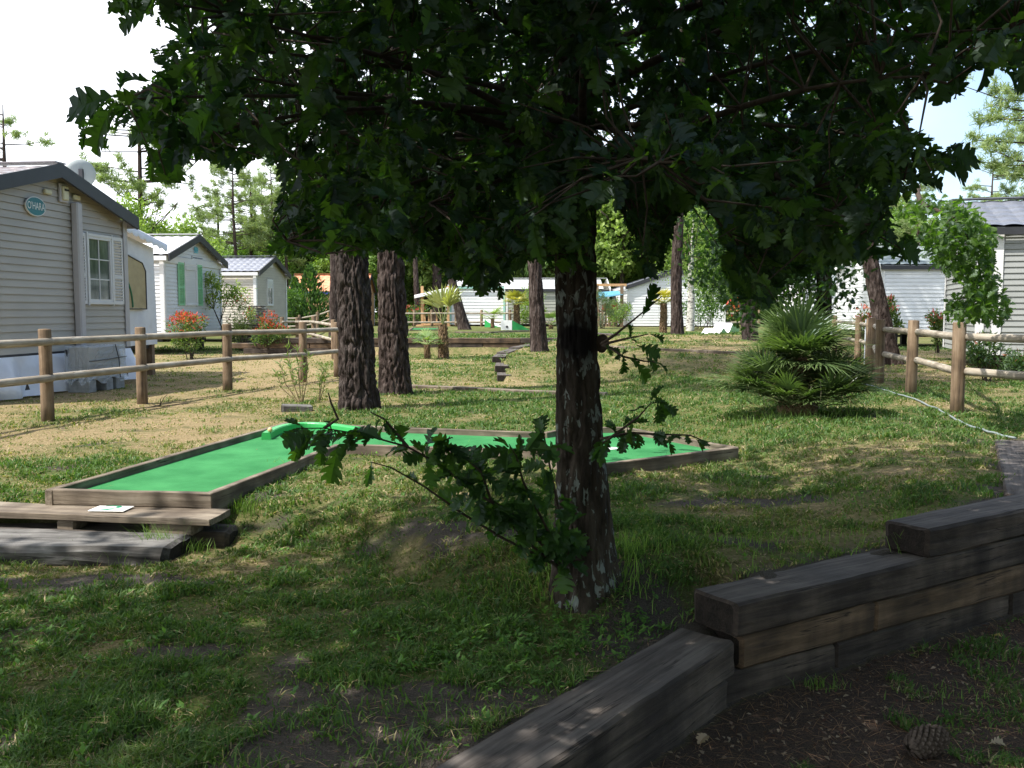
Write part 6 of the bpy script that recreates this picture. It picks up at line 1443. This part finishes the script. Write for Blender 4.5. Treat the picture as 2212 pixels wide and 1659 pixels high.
# ------------------------------------------------------------------ palms
def fans(hubs, dirs, sizes, rng, nleaf=24, arc=1.9, w=.012, tint=((.05, .1, .02), (.16, .22, .05)), droop=.25, tipc=None, stiff=1.0):
    V, F, Cc = [], [], []; b_ = 0
    for hub, d, s in zip(hubs, dirs, sizes):
        d = unit(np.array(d)); up = np.array([0, 0, 1.0]); side = unit(np.cross(d, up) + 1e-4); nn = np.cross(side, d); base_c = rng.uniform(0, 1)
        for k in range(nleaf):
            a = (k / (nleaf - 1) - .5) * 2 * arc + rng.normal() * .03; L = s * (1 - .28 * (abs(a) / arc) ** 2) * rng.uniform(.88, 1.06)
            dv = d * math.cos(a) + side * math.sin(a) + nn * (.12 * math.cos(a) + rng.normal() * .05); dv = unit(dv); sd = unit(np.cross(dv, nn)); n2 = np.cross(sd, dv); pts_ = []
            for f_, ww in ((0.0, .35), (.35, 1.0), (.7, .8), (1.0, .06)):
                c = hub + dv * L * f_ + np.array([0, 0, -droop * L * max(0, f_ - .45) ** 1.6]); pts_ += [c - sd * w * ww * s / .5 + n2 * w * .5 * ww, c + sd * w * ww * s / .5 + n2 * w * .5 * ww]
            V += pts_; F += [(b_, b_ + 1, b_ + 3, b_ + 2), (b_ + 2, b_ + 3, b_ + 5, b_ + 4), (b_ + 4, b_ + 5, b_ + 7, b_ + 6)]; b_ += 8
            t_ = np.clip(base_c * .7 + rng.uniform(0, .4), 0, 1); c0 = np.array(tint[0]) * (1 - t_) + np.array(tint[1]) * t_; c1 = c0 if tipc is None else c0 * .4 + np.array(tipc) * .6; Cc += [c0] * 4 + [c0 * .7 + c1 * .3] * 2 + [c1] * 2
    return np.array(V), np.array(F), np.array(Cc)
rp_ = np.random.default_rng(101)
bP = base(1722, 905, .08); bP = (bP[0], bP[1], bP[2]); t = thing('fan_palm', 'large bushy dark green fan palm on the right lawn', 'palm', bP)
hubs, dirs, sizes = [], [], []; mb = MB(); Bv = np.array(bP)
crowns = [((0.02, 0, .62), 64, .62), ((-.36, .0, .26), 36, .48), ((.38, -.02, .26), 38, .48), ((-.12, -.24, .16), 26, .42), ((.18, -.24, .16), 26, .42), ((-.1, .2, .4), 18, .46)]
for cc, nfn, sz_ in crowns:
    for k in range(nfn):
        an_ = rp_.uniform(0, 6.283); el = math.asin(rp_.uniform(-.15, .97) if cc[2] > .3 else rp_.uniform(.05, .9)); d = np.array([math.cos(an_) * math.cos(el), math.sin(an_) * math.cos(el) * .85, math.sin(el)]); c = Bv + np.array(cc) + rp_.normal(size=3) * .03; pl = rp_.uniform(.16, .36); hub = c + d * pl
        hubs.append(hub); dirs.append(unit(d + np.array([0, 0, -.05]))); sizes.append(sz_ * rp_.uniform(.6, .95)); mb.tube([Vector(c), Vector((c + hub) / 2 + np.array([0, 0, .02])), Vector(hub)], [.007, .006, .005], 5, caps=False)
mb.build('petioles', plain('palm_stalk', (.12, .16, .05), .5), t)
v, f, c = fans(hubs, dirs, sizes, rp_, 24, 1.35, .011, ((.04, .082, .025), (.13, .19, .058)), .3, tipc=(.13, .16, .06)); obj_np('fronds', v, f, M['palmleaf'], t, col=c)
mb = MB(); mb.lathe([(.2, -.05), (.22, .1), (.16, .3), (.13, .6), (.05, .68)], bP, 20); mb.build('trunk', M['palm_trunk'], t)
nq = 420; pq = Bv + np.stack([rp_.normal(size=nq) * .3, rp_.normal(size=nq) * .22, rp_.uniform(.05, .5, nq)], 1); v, f, c = inst(LV6 * np.array([1, .07, 1]), LF6, pq, frames(rdir(nq, rp_) + np.array([0, -.2, -.35]), rdir(nq, rp_)), rp_.uniform(.12, .32, nq), lerpc((.06, .07, .03), (.26, .2, .11), rp_.uniform(0, 1, nq))); obj_np('dry_fronds', v, f, M['palmleaf'], t, col=c)

def palm(label, b_, trunk_h, tr, crown_r, nfan, seed, tint, vertical=False, wide=1.0, droop=.4):
    rg2 = np.random.default_rng(seed); t = thing('palm_tree', label, 'palm', b_); Bv = np.array(b_)
    if trunk_h > .05:
        n_ = 14; V, F = trunk_mesh([(b_[0], b_[1], b_[2] - .05), (b_[0] + .01, b_[1], b_[2] + trunk_h * .5), (b_[0], b_[1], b_[2] + trunk_h)], [tr * 1.05, tr * .95, tr * .85], 28, .03, tr * .22, 12, 8, seed); obj_np('trunk', V, F, M['palm_trunk'], t)
        hn = 160; an_ = rg2.uniform(0, 6.283, hn); p = Bv + np.stack([np.cos(an_) * tr * .9, np.sin(an_) * tr * .9, rg2.uniform(.05, 1, hn) * trunk_h], 1); v, f, c = inst(LV6 * np.array([1, .12, 1]), LF6, p, frames(np.stack([np.cos(an_) * .6, np.sin(an_) * .6, np.full(hn, .9)], 1), rdir(hn, rg2)), rg2.uniform(.5, 1, hn) * tr * 1.1, lerpc((.12, .08, .04), (.34, .24, .14), rg2.uniform(0, 1, hn))); obj_np('trunk_fibre', v, f, M['palmleaf'], t, col=c)
    top = Bv + np.array([0, 0, trunk_h]); hubs, dirs, sizes = [], [], []; mb = MB()
    for k in range(nfan):
        an_ = k * 2.4 + rg2.uniform(-.3, .3); el = rg2.uniform(1.0, 1.5) if vertical else math.asin(rg2.uniform(-.12, .9)); d = np.array([math.cos(an_) * math.cos(el), math.sin(an_) * math.cos(el), math.sin(el)]); hub = top + d * crown_r * .45
        hubs.append(hub); dirs.append(d * np.array([1, 1, .6 if not vertical else 1])); sizes.append(crown_r * .62 * rg2.uniform(.85, 1.1)); mb.tube([Vector(top), Vector(hub)], [.012, .008], 5, caps=False)
    mb.build('petioles', plain('palm_stalk', (.2, .24, .08), .5), t)
    v, f, c = fans(hubs, dirs, sizes, rg2, 18, 1.15, .016, tint, droop); obj_np('fronds', v, f, M['palmleaf'], t, col=c)
palm('small young fan palm at the sleeper wall left of the taller one', base(923, 776), .38, .09, .52, 12, 111, ((.1, .17, .05), (.24, .34, .1)))
palm('upright palm with a shaggy trunk in front of the sleeper wall', base(957, 775), .92, .15, 1.15, 6, 112, ((.16, .2, .06), (.42, .4, .13)), vertical=True)
palm('thick-trunked palm with a yellow crown behind the white golf ramp', bY(1116, 44), 1.15, .17, .88, 26, 113, ((.14, .19, .05), (.55, .46, .06)))
palm('low green palm right behind the quarter pipe', bY(1064, 46), .45, .1, .8, 12, 114, ((.16, .24, .06), (.34, .42, .12)))
palm('yellow-leaved palm with a slim brown trunk left of the straight pine', bY(1432, 30), .98, .13, .62, 22, 115, ((.16, .2, .05), (.6, .48, .06)))
palm('green palm partly hidden left of the oak trunk', bY(1190, 43), .2, .1, .85, 12, 116, ((.12, .2, .06), (.26, .36, .12)))

# ------------------------------------------------------------------ grass, weeds, litter
LP2 = np.array([(v.x, v.y) for v in LV])
plank_poly = np.array([(-1.74, 6.0), (-4.4, 6.2), (-4.4, 5.62), (-1.80, 5.60)]); slp = np.array([(-1.8, 5.78), (-4.4, 5.9), (-4.4, 5.38), (-2.0, 5.3)])
def blades(n, rng, ymin, ymax, hs=(0.022, 0.055), pw_=1.0, ang=0.66):
    u = rng.uniform(0, 1, n); Y = ymin * (ymax / ymin) ** u if pw_ == 0 else (ymin ** (1 - pw_) + u * (ymax ** (1 - pw_) - ymin ** (1 - pw_))) ** (1 / (1 - pw_))
    X = rng.uniform(-ang, ang, n) * Y
    return X, Y
def make_grass(X, Y, rng, hmul=1.0, wmul=1.0, lush=None):
    g, s, lo = fields(X, Y); n_ = len(X)
    tuft = fbm(X * 5, Y * 5, seed=41, octv=3); hgt = (0.011 + 0.042 * np.clip(tuft - .3, 0, 1) * 2) * rng.uniform(.5, 1.5, n_) * (.55 + .6 * g) * hmul
    p = np.clip(.22 + .85 * g, 0, 1) * (1 - .93 * s) * (.6 + .8 * (tuft > .48)) * (1 - lo * (1 - .35 * (fbm(X * 2.2, Y * 2.2, seed=88) > .56)))
    k = rng.uniform(0, 1, n_) < p; k &= ~inpoly(X, Y, LP2) & ~inpoly(X, Y, plank_poly) & ~inpoly(X, Y, slp)
    low = inpoly(X, Y, LOWPOLY); dw = dist_wall(X, Y); k &= np.where(low, dw > .03, dw > .30)
    k &= np.hypot(X - 0.37, Y - 4.56) > .12
    X, Y, g, hgt = X[k], Y[k], g[k], hgt[k]; n_ = len(X); Z = ground_z(X, Y)
    az = rng.uniform(0, 6.283, n_); wd_ = (0.0011 + 0.00085 * Y) * rng.uniform(.7, 1.3, n_) * wmul
    lean = rng.normal(size=(n_, 2)) * .55; dry = rng.uniform(0, 1, n_) > (.30 + .56 * g); hgt = np.where(dry, hgt * .7, hgt); lean = np.where(dry[:, None], lean * 2.2, lean)
    sd = np.stack([np.cos(az), np.sin(az), 0 * az], 1) * wd_[:, None]; b_ = np.stack([X, Y, Z - .004], 1)
    m_ = b_ + np.stack([lean[:, 0] * hgt * .4, lean[:, 1] * hgt * .4, hgt * .6], 1); t_ = b_ + np.stack([lean[:, 0] * hgt * 1.2, lean[:, 1] * hgt * 1.2, hgt * (1 - .2 * np.minimum(1, np.abs(lean[:, 0])))], 1)
    V = np.stack([b_ - sd, b_ + sd, m_ - sd * .85, m_ + sd * .85, t_ - sd * .1, t_ + sd * .1], 1); F = np.array([(0, 1, 3, 2), (2, 3, 5, 4)])[None] + (np.arange(n_) * 6)[:, None, None]
    r_ = rng.uniform(0, 1, n_); cg = lerpc((.038, .085, .018), (.115, .19, .045), r_); cd = lerpc((.19, .15, .08), (.46, .38, .22), r_); yel = np.clip(1.2 - 1.3 * g, 0, .8)[:, None]; cg = cg * (1 - yel * .6) + np.array([.22, .22, .07]) * yel * .6
    c = np.where(dry[:, None], cd, cg); return V.reshape(-1, 3), F.reshape(-1, 4), np.repeat(c[:, None], 6, 1).reshape(-1, 3)
rgz = np.random.default_rng(131)
pt = [make_grass(*blades(290000, rgz, 2.3, 7.5, pw_=1.35), rgz, .92, .82), make_grass(*blades(330000, rgz, 7.5, 34, pw_=1.15), rgz, 1.05, .68)]
def tuft(px, py, z, n_, r, h, rng):
    q = at_z(px, py, z); X = q.x + rng.normal(size=n_) * r; Y = q.y + rng.normal(size=n_) * r * .6; Z = ground_z(X, Y) if z < .15 and z > -.3 else np.full(n_, z); az = rng.uniform(0, 6.28, n_); w_ = rng.uniform(.0015, .003, n_); hh = rng.uniform(.5, 1.1, n_) * h; ln = rng.normal(size=(n_, 2)) * .35
    sd = np.stack([np.cos(az) * w_, np.sin(az) * w_, 0 * az], 1); b_ = np.stack([X, Y, Z - .01], 1); m_ = b_ + np.stack([ln[:, 0] * hh * .3, ln[:, 1] * hh * .3, hh * .6], 1); t_ = b_ + np.stack([ln[:, 0] * hh, ln[:, 1] * hh, hh], 1)
    V = np.stack([b_ - sd, b_ + sd, m_ - sd * .8, m_ + sd * .8, t_ - sd * .1, t_ + sd * .1], 1).reshape(-1, 3); F = (np.array([(0, 1, 3, 2), (2, 3, 5, 4)])[None] + (np.arange(n_) * 6)[:, None, None]).reshape(-1, 4)
    return V, F, np.repeat(lerpc((.07, .14, .025), (.2, .3, .07), rng.uniform(0, 1, n_))[:, None], 6, 1).reshape(-1, 3)
for a in ((532, 1085, 0, 70, .07, .13), (520, 1100, -.05, 50, .06, .1), (300, 1195, -.19, 90, .12, .12), (345, 1195, -.19, 110, .06, .2), (200, 1200, -.19, 120, .2, .11), (60, 1195, -.19, 120, .2, .1), (350, 1160, -.1, 26, .04, .1), (330, 1150, -.1, 14, .05, .12), (225, 1120, 0, 14, .1, .09), (420, 1190, -.19, 60, .08, .1), (470, 1140, -.1, 40, .05, .12), (640, 1010, 0, 80, .12, .09), (600, 1035, 0, 60, .1, .08), (1500, 990, .02, 150, .25, .07), (1400, 1000, .02, 120, .2, .07), (900, 985, 0, 160, .3, .08),
          (1270, 1300, -.17, 220, .16, .14), (1180, 1290, -.17, 200, .15, .12), (1350, 1240, -.12, 170, .14, .13), (1940, 1120, .05, 60, .06, .12), (1960, 1190, 0, 30, .05, .14), (20, 835, 0, 60, .3, .1), (110, 905, 0, 60, .1, .1), (500, 845, 0, 40, .12, .1), (640, 890, 0, 50, .1, .1), (830, 850, 0, 70, .15, .1), (770, 885, 0, 80, .18, .08), (1720, 915, .08, 260, .4, .13), (1420, 1190, -.05, 160, .3, .08), (1560, 1180, 0, 160, .3, .08), (1700, 1150, .02, 160, .3, .08), (1900, 1060, .1, 160, .35, .08), (1790, 1480, -.43, 40, .06, .06), (1760, 1480, -.43, 30, .05, .05), (2050, 1500, -.43, 60, .12, .05)): pt.append(tuft(*a, rgz))
V, F, Cc = merge(pt); print('grass quads', len(F))
o = obj_np('grass', V, F, M['grass'], col=Cc, M=Matrix.Identity(4)); tag(o, 'short green and straw-coloured lawn grass with bare patches', 'grass', kind='stuff')
# broad-leaved weeds
nw = 2600; X, Y = blades(nw, rgz, 2.3, 9, pw_=1.3); g, s, lo = fields(X, Y); wn_ = fbm(X * 1.3, Y * 1.3, seed=77); near_t = np.exp(-(np.hypot(X - .25, Y - 4.2) / .55) ** 2); nearL = np.exp(-(np.hypot(X + 2.1, Y - 4.1) / .5) ** 2)
k = (rgz.uniform(0, 1, nw) < (.08 + .5 * (wn_ > .56) + 1.0 * near_t + nearL) * (1 - .6 * s)) & ~inpoly(X, Y, LP2) & ~inpoly(X, Y, plank_poly) & ~inpoly(X, Y, slp) & (dist_wall(X, Y) > .3) & (lo < .5); X, Y = X[k], Y[k]
X = np.concatenate([X, .2 + rgz.normal(size=160) * .4, -.15 + rgz.normal(size=60) * .2]); Y = np.concatenate([Y, 4.15 + rgz.normal(size=160) * .18, 3.75 + rgz.normal(size=60) * .15]); q = (dist_wall(X, Y) > .3) & ~inpoly(X, Y, LOWPOLY); X, Y = X[q], Y[q]; Z = ground_z(X, Y)
P = np.repeat(np.stack([X, Y, Z + .005], 1), 6, 0); n_ = len(P); P[:, :2] += rgz.normal(size=(n_, 2)) * .008; P[:, 2] += rgz.uniform(0, .03, n_); v, f, c = inst(LV6 * np.array([1, 1.15, 1]), LF6, P, frames(rdir(n_, rgz) * np.array([1, 1, .4]) + np.array([0, 0, .45]), np.tile(np.array([0, 0, 1.]), (n_, 1))), rgz.uniform(.016, .042, n_), lerpc((.05, .12, .02), (.14, .26, .05), rgz.uniform(0, 1, n_)))
o = obj_np('weeds', v, f, M['grass'], col=c, M=Matrix.Identity(4)); tag(o, 'small broad-leaved weeds scattered through the near lawn and round the oak foot', 'weeds', kind='stuff')
# litter: needles, dead leaves and bark bits
nl_ = 42000; X = rgz.uniform(-1.6, 4.0, nl_); Y = rgz.uniform(1.9, 5.6, nl_); low = inpoly(X, Y, LOWPOLY); k = (low & (dist_wall(X, Y) > .02)); X1, Y1 = X[k], Y[k]
X2, Y2 = blades(5200, rgz, 2.3, 10, pw_=1.3); k = ~inpoly(X2, Y2, LOWPOLY) & (dist_wall(X2, Y2) > .02); X2, Y2 = X2[k], Y2[k]
X, Y = np.concatenate([X1, X2]), np.concatenate([Y1, Y2]); dw = dist_wall(X, Y); low = inpoly(X, Y, LOWPOLY); Z = np.where(inpoly(X, Y, LP2), .05, ground_z(X, Y) + .006); keep0 = ~inpoly(X, Y, LP2) | (rgz.uniform(0, 1, len(X)) < .12); topw = (~low) & (dw < .27); keep = ~(topw & (rgz.uniform(0, 1, len(X)) < .93)); 
keep &= ~topw & keep0; X, Y, Z = X[keep], Y[keep], Z[keep]; n_ = len(X)
kind_ = rgz.uniform(0, 1, n_); P = np.stack([X, Y, Z], 1); R_ = frames(rdir(n_, rgz) * np.array([1, 1, .12]), rdir(n_, rgz) * .3 + np.array([0, 0, 1.]))
ndl = kind_ < .72; v1 = inst(LV6 * np.array([1, .06, .3]), LF6, P[ndl], R_[ndl], rgz.uniform(.03, .11, ndl.sum()), lerpc((.14, .06, .035), (.46, .28, .17), rgz.uniform(0, 1, ndl.sum()))); v2 = inst(LV6 * np.array([1, 1.4, 2]), LF6, P[~ndl], R_[~ndl], rgz.uniform(.008, .03, (~ndl).sum()), lerpc((.09, .04, .025), (.34, .26, .19), rgz.uniform(0, 1, (~ndl).sum()) ** 1.5))
V, F, Cc = merge([v1, v2]); o = obj_np('ground_litter', V, F, M['grass'], col=Cc, M=Matrix.Identity(4)); tag(o, 'brown pine needles and leaf scraps strewn over the bare ground', 'litter', kind='stuff')
# a few fallen dry leaves
for i, (px, py, z, lab, cc_) in enumerate(((2135, 1608, -.42, 'curled pale dead leaf beside the pine cone', (.42, .34, .26)), (2170, 1380, -.42, 'small yellow fallen leaf near the foot of the timber wall at right', (.5, .38, .14)), (1530, 1590, -.42, 'tan dead leaf lying on the bare ground left of the pine cone', (.4, .3, .2)))):
    q = at_z(px, py, z); v, f, c = inst(OV * np.array([1, 1.2, 2.2]), OF, np.array([[q.x, q.y, gz(q.x, q.y) + .02]]), frames(np.array([[math.cos(i * 2), math.sin(i * 2), .1]]), np.array([[0.1, -.3, 1.]])), [.07], np.array([cc_])); o = obj_np('fallen_leaf', v, f, M['grass'], col=c); tag(o, lab, 'leaf')
